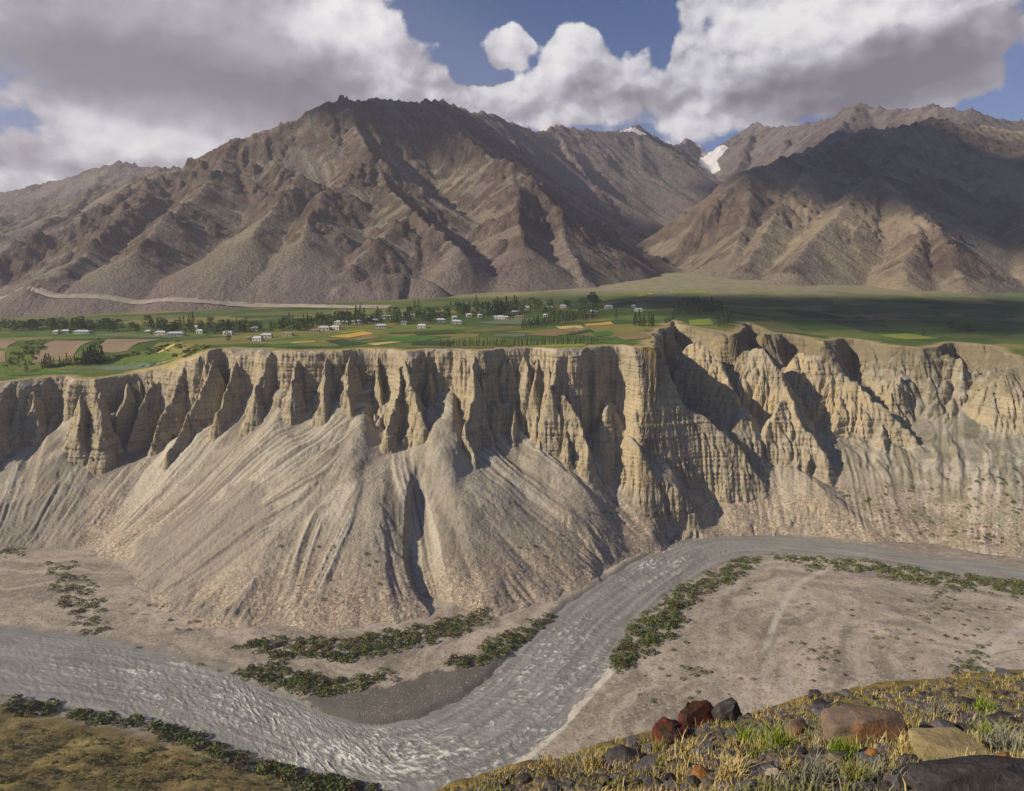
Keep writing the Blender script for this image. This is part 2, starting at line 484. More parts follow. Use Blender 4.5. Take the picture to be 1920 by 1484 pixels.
# scree rising from the toe
tt = tin + 7 * fbm(X / 90, Y / 120, 2, 50) * sstep(0, 40, tin)
sc = 2.0 + np.where(tt < 25, 0.52 * tt, 13 + 0.61 * (tt - 25))
sc_r = 2.0 + np.where(tt < 70, 0.60 * tt, 42 + 0.40 * (tt - 70))
rimx = np.array([q[0] for q in RIM_PX[:31]]); rimd = RIM[1:32, 1]
rimo = np.argsort(rimx[:28]); rimx = rimx[:28][rimo]; rimd = rimd[:28][rimo]
FOOT_PX = [(-200, 905), (-60, 900), (0, 890), (60, 830), (130, 782), (200, 776), (228, 782), (252, 805), (300, 812), (340, 795), (400, 765), (440, 755), (520, 735), (560, 755), (600, 765), (640, 745), (690, 735), (715, 790), (750, 812), (790, 790),
           (815, 735), (850, 742), (876, 815), (900, 832), (930, 828), (1000, 812), (1080, 838), (1110, 825), (1140, 752), (1170, 800), (1210, 870), (1300, 905), (1400, 930), (1480, 960)]
fw = np.array([at(px_, py_, float(np.interp(px_, rimx, rimd)) - 22) for px_, py_ in FOOT_PX])
cx_ = np.arange(-880, 881, 2.0); c1 = np.interp(cx_, fw[:, 0], fw[:, 2])
def smooth1(a, n):
    k = np.hanning(2 * n + 1); k /= k.sum()
    return np.convolve(np.pad(a, n, mode='edge'), k, 'valid')
cap = np.interp(X + 5 * gn(X / 20, Y / 40, 51), cx_, smooth1(c1, 5)).astype(np.float32)
cap_w = np.interp(X, cx_, smooth1(c1, 42)).astype(np.float32)
s_foot = (zp - cap) / 2.5 + 2
run = np.maximum(tin, 0) / (np.maximum(tin, 0) + np.maximum(sd - s_foot, 0) + 0.01)
G2 = Grid(-880, 880, 372, 1012, 4.0)
TS = smooth_line(TOE, 110, 2)
_, _, ts4 = poly_dist(G2.X, G2.Y, TS)
tgy, tgx = np.gradient(ts4, 4.0)
flow_ok = sstep(.72, .98, G2.sample(blur(sstep(2.2, 1.3, np.hypot(tgx, tgy)).astype(np.float32), 3), X, Y))
ts = G2.sample(ts4, X, Y) + 1.6 * fbm(X / 60, Y / 60, 2, 68)
cap_e = cap_w + (cap - cap_w) * sstep(.45, .97, run)
sc = 2 + (cap_e - 2) * run ** 1.10 + 0.55 * np.maximum(s_foot - sd, 0) + np.minimum(tin, 0) * .6
sc = sc + 2.6 * fbm(ts / 24, tin / 260, 2, 53) * flow_ok * sstep(5, 40, tin)
scree = sc * (1 - wr) + sc_r * wr
scree = np.minimum(scree, zp - 8 - 20 * (1 - wr) - 0.25 * np.maximum(sd, 0))
# debris cones below the chutes
for (px, py, D, slope, k) in [(1470, 860, 625, 0.62, .8), (1640, 860, 640, 0.58, .8), (1780, 870, 650, 0.58, .8)]:
    c = at(px, py, D)
    ang = np.arctan2(Y - c[1], X - c[0]); rr = np.sqrt((X - c[0]) ** 2 + (Y - c[1]) ** 2 + 20 ** 2) - 8
    cone = c[2] - rr * slope * (1 + 0.05 * gn(ang * 5, rr / 300, 77)) + 1.0 * fbm(ang * 14 + gn(rr / 40, ang * 3, 5) * .5, rr / 150, 3, 60) * sstep(10, 60, rr)
    cone = np.minimum(np.minimum(cone, zp - 10 - 20 * (1 - wr)), 3 + np.where(tin < 30, 0.85 * tin, 25.5 + 0.74 * (tin - 30)))
    scree = smax(scree, cone, 3.0)
H = smax(cliff, scree, 2.5)
# spurs and fins: ridge lines given by what the photograph shows (pixel, pixel, metres ahead), side slope
SPURS = [
    ([(1240, 655, 632), (1275, 720, 622), (1320, 775, 614), (1375, 825, 606), (1430, 885, 598), (1492, 942, 588)], 1.9, 1.0),
    ([(1290, 830, 600), (1310, 880, 592), (1330, 950, 580)], 1.9, .8),
    ([(1370, 870, 598), (1390, 920, 588), (1410, 975, 578)], 1.9, .8),
    ([(1300, 640, 720), (1335, 660, 705), (1365, 712, 680), (1375, 740, 668)], 1.5, 1.0),
    ([(1395, 655, 715), (1432, 650, 705), (1462, 690, 688), (1478, 735, 672), (1502, 790, 648), (1545, 838, 628), (1552, 925, 603)], 1.45, 1.0),
    ([(1478, 735, 672), (1440, 800, 646), (1432, 860, 630)], 1.4, .7),
    ([(1490, 660, 735), (1545, 668, 722), (1590, 705, 702), (1640, 748, 682), (1690, 790, 662), (1720, 820, 648), (1745, 900, 622)], 1.5, 1.0),
    ([(1660, 765, 678), (1650, 830, 650), (1640, 890, 628)], 1.3, .7),
    ([(1690, 652, 745), (1760, 660, 735), (1800, 672, 722), (1808, 725, 700), (1835, 780, 678), (1860, 830, 658), (1850, 910, 628)], 1.3, 1.0),
    ([(1808, 725, 700), (1770, 790, 672), (1745, 850, 648)], 1.2, .7),
    ([(1830, 690, 718), (1880, 760, 690), (1905, 830, 665)], 1.3, .8),
    ([(1890, 680, 745), (1945, 720, 720), (1985, 800, 690), (2010, 900, 650)], 1.2, 1.0),
    ([(1775, 672, 735), (1765, 720, 708), (1745, 770, 684)], 1.5, .9), ([(1815, 720, 702), (1862, 775, 682), (1890, 830, 662)], 1.6, .9), ([(1860, 690, 730), (1905, 735, 706), (1935, 790, 684)], 1.4, .9), ([(1690, 700, 715), (1672, 740, 695)], 1.6, .8),
    ([(1845, 800, 668), (1830, 860, 644), (1820, 910, 626)], 1.3, .8), ([(1790, 850, 650), (1800, 910, 626), (1815, 950, 612)], 1.2, .8), ([(1905, 830, 665), (1930, 890, 640), (1940, 940, 620)], 1.2, .8), ([(1620, 840, 655), (1630, 900, 632), (1640, 940, 616)], 1.2, .8),
    ([(760, 662, 604), (772, 720, 589), (790, 770, 577)], 2.5, 1.0), ([(760, 664, 604), (742, 740, 584), (726, 815, 568)], 2.7, 1.0),
    ([(892, 664, 604), (886, 740, 588), (872, 800, 576), (895, 880, 560)], 2.6, 1.0), ([(918, 700, 602), (895, 760, 586), (885, 800, 578)], 2.7, .9),
    ([(850, 745, 590), (828, 850, 566), (822, 925, 548)], 2.0, 1.0), ([(905, 800, 584), (918, 870, 568)], 2.4, .9),
    ([(1035, 662, 606), (1050, 730, 592), (1088, 790, 580), (1100, 850, 570)], 2.6, 1.0), ([(1000, 730, 596), (1010, 830, 574)], 2.6, .8), ([(960, 730, 598), (965, 800, 584)], 2.8, .8),
    ([(1060, 760, 586), (1065, 850, 570)], 2.8, .8),
    ([(655, 664, 600), (650, 720, 589), (652, 760, 580)], 2.6, 1.0), ([(612, 664, 600), (606, 740, 586)], 2.8, 1.0), ([(560, 662, 600), (545, 730, 588)], 2.8, .9),
    ([(500, 662, 598), (478, 730, 585)], 2.6, 1.0), ([(450, 662, 597), (425, 730, 582), (405, 775, 572)], 2.6, 1.0), ([(400, 672, 596), (372, 740, 580), (340, 800, 566), (310, 850, 556)], 2.4, 1.0),
    ([(340, 700, 592), (312, 760, 578), (285, 830, 563), (248, 930, 545)], 2.4, 1.0), ([(285, 710, 590), (262, 770, 577), (232, 850, 562)], 2.4, 1.0), ([(430, 770, 574), (370, 850, 556), (318, 920, 542)], 2.0, .8),
    ([(235, 716, 590), (228, 770, 580), (212, 840, 566)], 2.5, 1.0), ([(150, 735, 588), (145, 790, 578)], 2.6, 1.0), ([(185, 730, 588), (188, 800, 576)], 2.6, .9),
    ([(60, 730, 592), (70, 790, 584), (40, 870, 572)], 2.0, .9), ([(-20, 740, 592), (-20, 850, 574)], 2.0, 1.0),
]
rs = np.random.RandomState(5)
for k in range(46):                                                  # small fins crowding the rim
    px = rs.uniform(250, 1120)
    f = rs.uniform(14, 85) * rs.uniform(.6, 1)
    py = 662 if px > 410 else 662 + (410 - px) * 0.27
    SPURS.append(([(px, py + 3, 601), (px + rs.uniform(-12, 6), py + f, 603 - f * rs.uniform(.12, .34))], rs.uniform(2.6, 6.0), 0.91))
for (pts, slope, k) in SPURS:
    sh = float(np.interp(pts[0][0], rimx, rimd)) - 606 if (slope >= 1.95 and pts[0][0] < 1200) else max(0, 410 - pts[0][0]) * 0.21
    lift = 15.0 if (slope >= 1.95 and pts[0][0] < 1200 and k != 0.91) else 0.0
    P = [tuple(at(q[0], q[1], q[2] + sh - lift * i_ / (len(pts) - 1))) for i_, q in enumerate(pts)]
    xs = [q[0] for q in P]; ys = [q[1] for q in P]
    R = 120 if slope < 2 else 75
    i0, i1 = max(0, int(min(ys) - R - G.y0)), min(X.shape[0], int(max(ys) + R - G.y0))
    j0, j1 = max(0, int(min(xs) - R - G.x0)), min(X.shape[1], int(max(xs) + R - G.x0))
    if i1 <= i0 or j1 <= j0: continue
    xx = X[i0:i1, j0:j1]; yy = Y[i0:i1, j0:j1]
    wob = 4.0 if slope < 2 else 2.8
    d, z, t = poly_dist(xx + wob * fbm(xx / 16, yy / 16, 3, 91), yy + wob * fbm(xx / 16 + 5, yy / 16, 3, 92), P)
    z = z + (3.5 if slope < 2 else 2.0) * fbm(t / 14, z * 0 + k, 3, 93)
    gul = ridged(t / 13, d / 70, 3, 94) - .6
    rid = z - d * slope * (1 + (0.35 if slope < 2 else 0.75) * gul * sstep(1, 14, d)) - 1.2 * sstep(0, 2.5, d) * (slope > 2) - 1.4 * (ridged(t / 5.5, d / 9, 2, 97) - .6) * (slope > 2)
    rid = np.minimum(np.minimum(rid, zp[i0:i1, j0:j1] - 0.5), toe_lim[i0:i1, j0:j1] + 3)
    H[i0:i1, j0:j1] = smax(H[i0:i1, j0:j1], np.where(sd[i0:i1, j0:j1] > 0.5, rid, -50), 1.2)
H = np.where(sd <= 0, zp, np.minimum(H, zp))
# the winding gully that cuts the middle fan: its left bank stands as a dark scarp
gp = [tuple(atz(px, py, z)[:2]) for (px, py, z) in [(792, 800, 92), (776, 850, 78), (768, 900, 67), (766, 950, 55), (776, 1000, 44), (796, 1045, 33), (816, 1080, 25), (826, 1115, 16), (824, 1150, 6), (822, 1180, 2)]]
gp = smooth_line(gp, 60)
d, _, t = poly_dist(X, Y, gp)
side = np.zeros_like(X); best = np.full(X.shape, 1e9, np.float32)
for k in range(len(gp) - 1):
    mx, my = (gp[k] + gp[k + 1]) / 2; ux, uy = gp[k + 1] - gp[k]
    q = np.hypot(X - mx, Y - my); m = q < best; best = np.where(m, q, best)
    side = np.where(m, np.sign(ux * (Y - my) - uy * (X - mx)), side)   # +1 = right-hand of the picture? set below
deep = 8.0 * sstep(0, 40, t) * sstep(200, 150, t * 0 + 100)
rightside = side > 0
carve = np.where(rightside, deep * sstep(30, 3, d), deep * sstep(5.5, 0.5, d))
H = np.where(sd > 0, H - carve * (tin > -6), H)
# river-cut bank at the right end of the fan
cut = [tuple(atz(px, py, 3)[:2]) for (px, py) in [(1085, 1105), (1130, 1080), (1160, 1060), (1200, 1045)]]
d, _, _ = poly_dist(X, Y, cut)
H = np.where((sd > 0), np.minimum(H, 2 + np.maximum(d - 3, 0) * 1.05 + 500 * sstep(48, 62, d)), H)
mask = sstep(1.0, 5.0, sd) * sstep(-6, 6, tin)
H = H.astype(np.float32)
gy_, gx_ = np.gradient(blur(H, 3))
stiff = sstep(0.85, 1.5, np.hypot(gx_, gy_))
H = H + mask * (0.35 + 0.6 * stiff) * fbm(X / 8, Y / 8, 3, 61)
streak = (fbm(ts / 4.2, tin / 170, 3, 69, .65) + .5 * fbm(ts / 1.7, tin / 110, 2, 82)) * flow_ok
hx, hy = to_px(X, Y, H)
mud = in_poly(hx + 20 * gn(X / 14, Y / 14, 70), hy + 14 * gn(X / 14 + 5, Y / 14, 70), [(-100, 960), (70, 930), (185, 860), (160, 960), (150, 1040), (-100, 1060)]) | in_poly(hx + 20 * gn(X / 14, Y / 14, 70), hy + 14 * gn(X / 14 + 5, Y / 14, 70), [(470, 900), (500, 930), (490, 1020), (478, 1110), (460, 1165), (330, 1165), (300, 1110), (200, 1080), (300, 990)])
mud = blur(mud.astype(np.float32), 5) * flow_ok
H = H + mask * (1 - stiff) * (0.75 * streak * sstep(-.5, .5, fbm(X / 50, Y / 50, 2, 78)) + mud * (1.5 * (ridged(ts / 7.5, tin / 60, 3, 67) - .6) + .8)) * sstep(-2, 12, tin)
H = H + wr * mask * sstep(40, 90, tin) * 5.0 * (ridged(ts / 15 + .4 * gn(X / 20, Y / 20, 79), tin / 80, 3, 80, .55) - .62)
H0 = H.copy()
He = erode(H, 1.0, mask, 10, 14000, 80, 11, inertia=0.3, cap=2.2, er=0.20, dep=0.12, maxcut=0.25)
wet = 0.10 + 0.35 * wr * sstep(30, 80, tin) + 0.55 * stiff + 0.30 * sstep(0.2, 0.6, fbm(X / 60, Y / 60, 2, 66)) * (1 - stiff)
H = H0 + (He * (.35 + .65 * stiff) + blur(He, 1) * (.65 - .65 * stiff) - H0) * np.clip(wet, 0, .75)
gy_, gx_ = np.gradient(blur(H, 2))
slope = np.hypot(gx_, gy_)
rock = sstep(0.95, 1.5, slope) * sstep(-.5, 1.2, sd) * sstep(-6, 6, tin)
print("cliff grid", round(time.time() - T0, 1))

NC, NR = 1260, 400
acol = np.linspace(-0.80, 0.80, NC)
fine = np.arange(0, 1, 1 / 1500.0)
V = np.zeros((NR, NC, 3), np.float32)
for j, a in enumerate(acol):
    ys = 385 + fine * (1000 - 385)
    xs = a * ys
    z = G.sample(H, xs, ys); s_ = G.sample(sd, xs, ys); ti = G.sample(tin, xs, ys)
    w = np.hypot(np.gradient(ys), np.gradient(z))
    w = w * np.where(s_ < -4, 0.18, 1.0) * np.where(ti < -14, 0.02, 1.0)
    cum = np.cumsum(w); cum = (cum - cum[0]) / (cum[-1] - cum[0])
    yy = np.interp(np.linspace(0, 1, NR), cum, ys)
    V[:, j, 1] = yy; V[:, j, 0] = a * yy
yk = V[..., 1].astype(np.float64)
kk = np.hanning(23)[1:-1]; kk /= kk.sum()
pad = np.pad(yk, ((0, 0), (10, 10)), mode='edge')
yk = sum(kk[q] * pad[:, q:q + NC] for q in range(21))
V[..., 1] = yk; V[..., 0] = yk * acol[None, :]
V[..., 2] = G.sample(H, V[..., 0], V[..., 1])
rk = G.sample(rock, V[..., 0], V[..., 1]); sdv = G.sample(sd, V[..., 0], V[..., 1]); tv = G.sample(tin, V[..., 0], V[..., 1])
# beds of the conglomerate: harder layers stand proud
zz = V[..., 2] + 1.2 * gn(V[..., 0] / 50, V[..., 1] / 50, 71)
bed = gn(zz / 2.3, V[..., 0] / 120, 72) * 0.75 + gn(zz / 0.9, V[..., 0] / 60, 73) * 0.35
bed = bed + 0.5 * gn(V[..., 0] / 2.2, zz / 14, 74)
bed = bed + 0.9 * (ridged(V[..., 0] / 3.4, zz / 26, 2, 76) - .6)
V[..., 1] -= bed * rk * 1.5
V[..., 2] += 0.22 * fbm(V[..., 0] / 1.9, V[..., 1] / 1.9, 2, 75) * sstep(0, 3, sdv)
me = mesh_np("cliff_slope", V.reshape(-1, 3), grid_faces(NR, NC))
add_attr(me, "streak", G.sample(streak, V[..., 0], V[..., 1])); add_attr(me, "mud", G.sample(mud, V[..., 0], V[..., 1])); add_attr(me, "rock", rk); add_attr(me, "rim", sdv); add_attr(me, "toe", tv)
CLIFF_ME = me
def ground_cliff(x, y): return float(G.sample(H, np.array([x]), np.array([y]))[0])
print("cliff mesh", round(time.time() - T0, 1))

# ------------------------------------------------------------------ plateau behind, up to the mountains
na, nb = 300, 170
aa = np.linspace(-0.82, 0.82, na); yy = 1000 * (2450 / 1000.0) ** np.linspace(0, 1, nb)
PX = aa[None, :] * yy[:, None]; PY = np.repeat(yy[:, None], na, 1)
PZ = zplat(PX, PY)
PLAT_ME = mesh_np("plateau", np.stack([PX, PY, PZ], -1).reshape(-1, 3), grid_faces(nb, na))

# ------------------------------------------------------------------ mountains
def base_valley(X, Y):
    f = zfan(X, Y)
    up = 262 + 0.235 * (Y - 2200) + 0.00002 * np.maximum(Y - 3000, 0) ** 2
    w = sstep(1500, 800, np.abs(X - 750))
    up = np.minimum(up, 1200) * w + 180 * (1 - w)
    return np.where(Y < 2200, f, up) - 6
RIDGES = [  # pixel, pixel, metres ahead ; slope
    # big left mountain: summit crest, western shoulder
    ([(-420, 545, 1500), (-150, 515, 1560), (0, 478, 1620), (100, 432, 1720), (200, 382, 1800), (290, 335, 1900), (360, 298, 1970), (440, 264, 2030), (520, 238, 2070), (600, 198, 2120), (640, 189, 2150), (705, 184, 2220), (770, 190, 2350), (800, 200, 2450)], .82),
    # sharp front edge between light and shade
    ([(640, 190, 2150), (662, 232, 2040), (690, 292, 1870), (726, 345, 1740), (765, 392, 1640), (812, 432, 1560), (858, 468, 1480)], .80),
    ([(560, 330, 1760), (520, 380, 1640), (470, 440, 1500)], .60), ([(690, 300, 1840), (610, 370, 1660), (570, 450, 1480)], .60), ([(760, 395, 1640), (700, 450, 1500), (660, 500, 1400)], .60),
    ([(440, 264, 2030), (400, 330, 1850), (330, 400, 1650), (250, 470, 1480)], .58), ([(290, 335, 1900), (220, 420, 1650), (120, 500, 1420)], .56),
    # right-hand shoulder
    ([(770, 195, 2350), (830, 232, 2230), (866, 248, 2120), (905, 282, 2020), (960, 312, 1920), (1005, 352, 1850), (1052, 400, 1790), (1100, 442, 1750), (1155, 488, 1725), (1196, 526, 1700)], .80),
    ([(960, 312, 1920), (960, 390, 1740), (985, 460, 1560)], .62), ([(1052, 400, 1790), (1070, 470, 1600), (1090, 520, 1480)], .60),
    ([(640, 535, 1330), (700, 520, 1345), (780, 512, 1370), (820, 530, 1350)], .75),
    # ranges behind on the left
    ([(-400, 400, 3300), (-100, 372, 3200), (60, 352, 3150), (150, 328, 3100), (215, 306, 3050), (270, 314, 2950), (330, 318, 2700)], .62),
    ([(215, 306, 3050), (150, 380, 2650), (60, 440, 2300)], .55), ([(60, 352, 3150), (0, 420, 2700)], .55),
    # the crest that runs back to the head of the side valley
    ([(770, 190, 2350), (832, 194, 2700), (880, 210, 2850), (926, 216, 3000), (985, 242, 3200), (1012, 250, 3300), (1042, 237, 3450), (1085, 243, 3550), (1140, 248, 3700), (1190, 238, 3850), (1235, 262, 4050), (1262, 278, 4300), (1290, 262, 4900), (1320, 280, 5200)], .78),
    ([(926, 216, 3000), (985, 300, 2650), (1060, 380, 2420), (1120, 440, 2250)], .68), ([(1042, 237, 3450), (1090, 320, 3050), (1150, 400, 2750), (1210, 440, 2550)], .70),
    ([(1190, 238, 3850), (1200, 310, 3450), (1250, 390, 3150)], .72), ([(1262, 278, 4300), (1268, 330, 3900), (1285, 385, 3600)], .74), ([(1290, 262, 4900), (1292, 300, 4700), (1300, 330, 4500)], .8),
    # right side of the side valley
    ([(1350, 278, 5300), (1385, 258, 5000), (1416, 231, 4600), (1442, 238, 4450), (1500, 236, 4200), (1560, 222, 3900), (1612, 194, 3600), (1652, 206, 3500), (1700, 203, 3400), (1752, 197, 3300), (1800, 206, 3250), (1850, 219, 3250), (1930, 232, 3400), (2150, 240, 3600)], .72),
    ([(1416, 231, 4600), (1392, 300, 4100), (1350, 350, 3700)], .74), ([(1500, 236, 4200), (1450, 300, 3700), (1400, 350, 3300)], .7), ([(1612, 194, 3600), (1560, 260, 3150), (1480, 300, 2800)], .68),
    # right mountain
    ([(1268, 496, 1990), (1290, 450, 2020), (1318, 408, 2060), (1355, 366, 2110), (1400, 322, 2160), (1460, 300, 2210), (1530, 276, 2290), (1620, 246, 2420), (1690, 236, 2520), (1742, 226, 2600)], .80),
    ([(1742, 226, 2600), (1716, 262, 2350), (1680, 300, 2130), (1640, 332, 1980), (1590, 375, 1830), (1540, 430, 1680), (1480, 500, 1520)], .66),
    ([(1640, 332, 1980), (1700, 390, 1760), (1720, 450, 1590), (1700, 520, 1420)], .62), ([(1700, 390, 1760), (1790, 470, 1520), (1810, 530, 1380)], .58),
    ([(1742, 226, 2600), (1800, 270, 2350), (1850, 330, 2120), (1900, 400, 1900), (1960, 480, 1650)], .62), ([(1400, 322, 2160), (1400, 400, 1960), (1370, 470, 1800)], .66),
    ([(1530, 276, 2290), (1490, 350, 2060), (1430, 430, 1850), (1400, 500, 1680)], .62), ([(1742, 226, 2600), (1850, 236, 2700), (2000, 260, 2700), (2300, 330, 2500)], .62),
    ([(1900, 400, 1900), (2050, 430, 1750), (2300, 520, 1500)], .6),
]
RW = [([tuple(at(*q)) for q in pts], s) for pts, s in RIDGES]
def mountains(X, Y, detail):
    wx = X + 15 * fbm(X / 240, Y / 240, 4, 101); wy = Y + 15 * fbm(X / 240 + 31, Y / 240, 4, 105)
    M = np.full(X.shape, -500.0, np.float32)
    bt = np.zeros(X.shape, np.float32); bd = bt.copy(); bz = bt.copy()
    for k, (P, s) in enumerate(RW):
        d, z, t = poly_dist(wx, wy, P)
        gul = fbm(t / 210 + 11 * k, d / 1500, 3, 110 + k % 5, 0.5)
        fall = d * s * (1 + 0.16 * gul * sstep(10, 160, d))
        fall = fall - 0.10 * np.maximum(d - 350, 0)
        h = z - fall + 6 * fbm(t / 55, d * 0 + 3.3 * k, 3, 120) * sstep(110, 0, d)
        m = h > M
        bt = np.where(m, t + 977 * k, bt); bd = np.where(m, d, bd); bz = np.where(m, z, bz)
        M = smax(M, h, 7.0)
    b = base_valley(X, Y)
    rise = M - b
    rel = rise / np.maximum(bz - b, 60)
    q = ridged((bt + 30 * fbm(X / 90, Y / 90, 3, 128)) / 120, bd / 620, 3, 129, .6)
    rib = sstep(0.50, 0.74, q - .04 + 0.30 * fbm(X / 260, Y / 260, 3, 131)) * sstep(0.30, 0.52, rel + 0.22 * fbm(X / 170, Y / 170, 3, 133))
    cr = 0.58 * ridged((bt + 14 * fbm(X / 45, Y / 45, 3, 137)) / 48, bd / 240, 4, 138, .6) + 0.42 * ridged(wx / 58, wy / 58, 5, 140, 0.62) - 0.5
    M = M + rib * 13 * (ridged(X / 24 + .5 * gn(X / 40, Y / 40, 141), Y / 24, 3, 142, .6) - .6) * sstep(20, 120, rise)
    M = M + rib * (4 + 34 * cr) * sstep(20, 120, rise) + (1 - rib) * (3.4 * fbm(bt / 20, bd / 420, 3, 145) + 1.5 * fbm(X / 60, Y / 60, 3, 150)) * sstep(4, 40, rise)
    global MSTREAK
    MSTREAK = fbm(bt / 11, bd / 520, 3, 147, .6) + .5 * fbm(bt / 40, bd / 900, 2, 148)
    return M, b, rib
def mountain_mesh(name, x0, x1, y0, y1, step, er):
    g = Grid(x0, x1, y0, y1, step)
    M, b, patch = mountains(g.X, g.Y, step); MS = MSTREAK
    Hm = np.maximum(M, b - 3)
    edge = sstep(y1, y1 - 120, g.Y) if er['edge'] == 'far' else sstep(y0, y0 + 120, g.Y)
    mk = (sstep(2, 30, M - b) * edge).astype(np.float32)
    He = erode(Hm.astype(np.float32), step, mk, er['b'], er['n'], er['s'], 17, inertia=0.2, cap=2.0, er=0.20, dep=0.10, maxcut=0.25)
    Hm = Hm + (He - Hm) * (0.10 + 0.45 * patch)
    Hm = Hm + (0.75 * step * (ridged(g.X / (3.2 * step), g.Y / (3.2 * step), 2, 161) - .6)) * mk * (0.15 + patch) + 0.16 * step * fbm(g.X / (2.2 * step), g.Y / (2.2 * step), 1, 163) * mk
    ny, nx = Hm.shape
    f = grid_faces(ny, nx)
    cx = g.X.ravel()[f[:, 0]]; cy = g.Y.ravel()[f[:, 0]]
    keep = (np.abs(cx) < 0.80 * cy + 60) & ((M.ravel()[f].max(1) > b.ravel()[f].min(1) - 2.5) | (cy > 2250) | (cx < -900))
    f = f[keep]
    used = np.unique(f); remap = np.zeros(nx * ny, np.int32); remap[used] = np.arange(len(used))
    v = np.stack([g.X, g.Y, Hm], -1).reshape(-1, 3)[used]
    me = mesh_np(name, v, remap[f])
    gy_, gx_ = np.gradient(blur(Hm, 1), step)
    add_attr(me, "streak", MS.ravel()[used]); add_attr(me, "steep", np.hypot(gx_, gy_).ravel()[used]); add_attr(me, "crag", patch.ravel()[used]); add_attr(me, "rise", (M - b).ravel()[used])
    return me, g, Hm, v
MT1, GM, HM, V1 = mountain_mesh("mountain", -1850, 2250, 1080, 2760, 4.8, dict(edge='far', b=7, n=12000, s=60))
print("near mountains", round(time.time() - T0, 1))
MT2, GM2, HM2, V2 = mountain_mesh("far_mountain", -2600, 3300, 2748, 5900, 12.0, dict(edge='near', b=4, n=8000, s=50))
print("far mountains", round(time.time() - T0, 1))
def hit_land(px, py, y0=900, y1=6000):
    """where the ray of a pixel meets plateau or mountain"""
    d = ray(px, py)
    ys = np.arange(y0, y1, 2.0); t = ys / d[1]; x = d[0] * t; z = CAM[2] + d[2] * t
    g = np.maximum(zplat(x, ys), -50)
    g1 = np.where((ys > 1085) & (ys < 2750), GM.sample(HM, x, ys), -50); g2 = np.where(ys >= 2750, GM2.sample(HM2, x, ys), -50)
    g = np.maximum(np.where(ys < 2300, g, -50), np.maximum(g1, g2))
    k = np.flatnonzero(z < g); i = k[0] if len(k) else len(ys) - 1
    return np.array([x[i], ys[i], g[i]])

# ------------------------------------------------------------------ river and flats
# banks of the river, pixel by pixel, going downstream: true right bank / far and near sides
FAR_PX = [(2150, 1108), (1920, 1067), (1750, 1046), (1600, 1022), (1450, 1004), (1345, 1001), (1280, 1012), (1190, 1056), (1110, 1106), (1040, 1156), (960, 1228), (905, 1285), (840, 1325), (770, 1352), (700, 1360),
          (640, 1350), (560, 1318), (480, 1286), (400, 1254), (260, 1216), (130, 1192), (0, 1181), (-150, 1176), (-400, 1180)]
NEAR_PX = [(2150, 1135), (1920, 1090), (1750, 1069), (1600, 1048), (1470, 1040), (1400, 1042), (1340, 1060), (1265, 1105), (1210, 1150), (1165, 1200), (1140, 1252), (1095, 1302), (1040, 1365), (980, 1418), (900, 1462),
           (780, 1498), (640, 1470), (540, 1440), (430, 1400), (300, 1360), (170, 1336), (0, 1300), (-150, 1285), (-400, 1270)]
FARB = smooth_line([atz(*p, 0)[:2] for p in FAR_PX], 900, 2); NEARB = smooth_line([atz(*p, 0)[:2] for p in NEAR_PX], 900, 2)
def river_grid(nl, nc):
    # stations along the stream joined bank to bank
    k = np.linspace(0, len(FAR_PX) - 1, nl)
    F = np.array([atz(*p, 0)[:2] for p in FAR_PX]); N = np.array([atz(*p, 0)[:2] for p in NEAR_PX])
    def cr(P, u):
        i = np.clip(np.floor(u).astype(int), 0, len(P) - 2); t = (u - i)[:, None]
        p0 = P[np.maximum(i - 1, 0)]; p1 = P[i]; p2 = P[i + 1]; p3 = P[np.minimum(i + 2, len(P) - 1)]
        return 0.5 * (2 * p1 + (p2 - p0) * t + (2 * p0 - 5 * p1 + 4 * p2 - p3) * t ** 2 + (3 * p1 - p0 - 3 * p2 + p3) * t ** 3)
    f = cr(F, k); n = cr(N, k)
    w = np.linspace(-0.06, 1.06, nc)[None, :, None]
    return f, n, f[:, None, :] * (1 - w) + n[:, None, :] * w, np.repeat(w[..., 0], nl, 0)
fb, nbk, RG, RWt = river_grid(1150, 110)
RIVER_POLY = [tuple(p) for p in fb[::6]] + [tuple(p) for p in nbk[::-6]]
mid = 0.5 * (fb + nbk); along = np.r_[0, np.cumsum(np.linalg.norm(np.diff(mid, axis=0), axis=1))]
wid = np.linalg.norm(fb - nbk, axis=1)
S_ = np.repeat(along[:, None], RG.shape[1], 1); C_ = (RWt - 0.5) * wid[:, None]
rpx, rpy = to_px(RG[..., 0], RG[..., 1], 0 * RG[..., 0])
def bump2(px, py, cx, cy, rx, ry): return np.exp(-((px - cx) / rx) ** 2 - ((py - cy) / ry) ** 2)
rough = 0.34 + 0.9 * bump2(rpx, rpy, 740, 1430, 230, 60) + 0.55 * bump2(rpx, rpy, 1050, 1270, 150, 130) + .5 * bump2(rpx, rpy, 1230, 1060, 110, 45) + .35 * bump2(rpx, rpy, 250, 1260, 260, 60) + .5 * bump2(rpx, rpy, 450, 1330, 160, 50)
edgew = sstep(0.0, 0.10, RWt) * sstep(1.0, 0.93, RWt)
sw = S_ + 5 * fbm(S_ / 40, C_ / 20, 2, 201)
w1 = ridged(sw / 7.0, C_ / 13.0, 3, 210, .55) - .6
w2 = fbm(sw / 2.6, C_ / 3.2, 3, 214, .65) + .5 * fbm(S_ / 9, C_ / 5, 3, 216, .6)
w3 = fbm(S_ / 28, C_ / 14, 2, 220)
RZ = edgew * rough * (0.62 * w1 + 0.26 * w2) + 0.12 * w3 * edgew
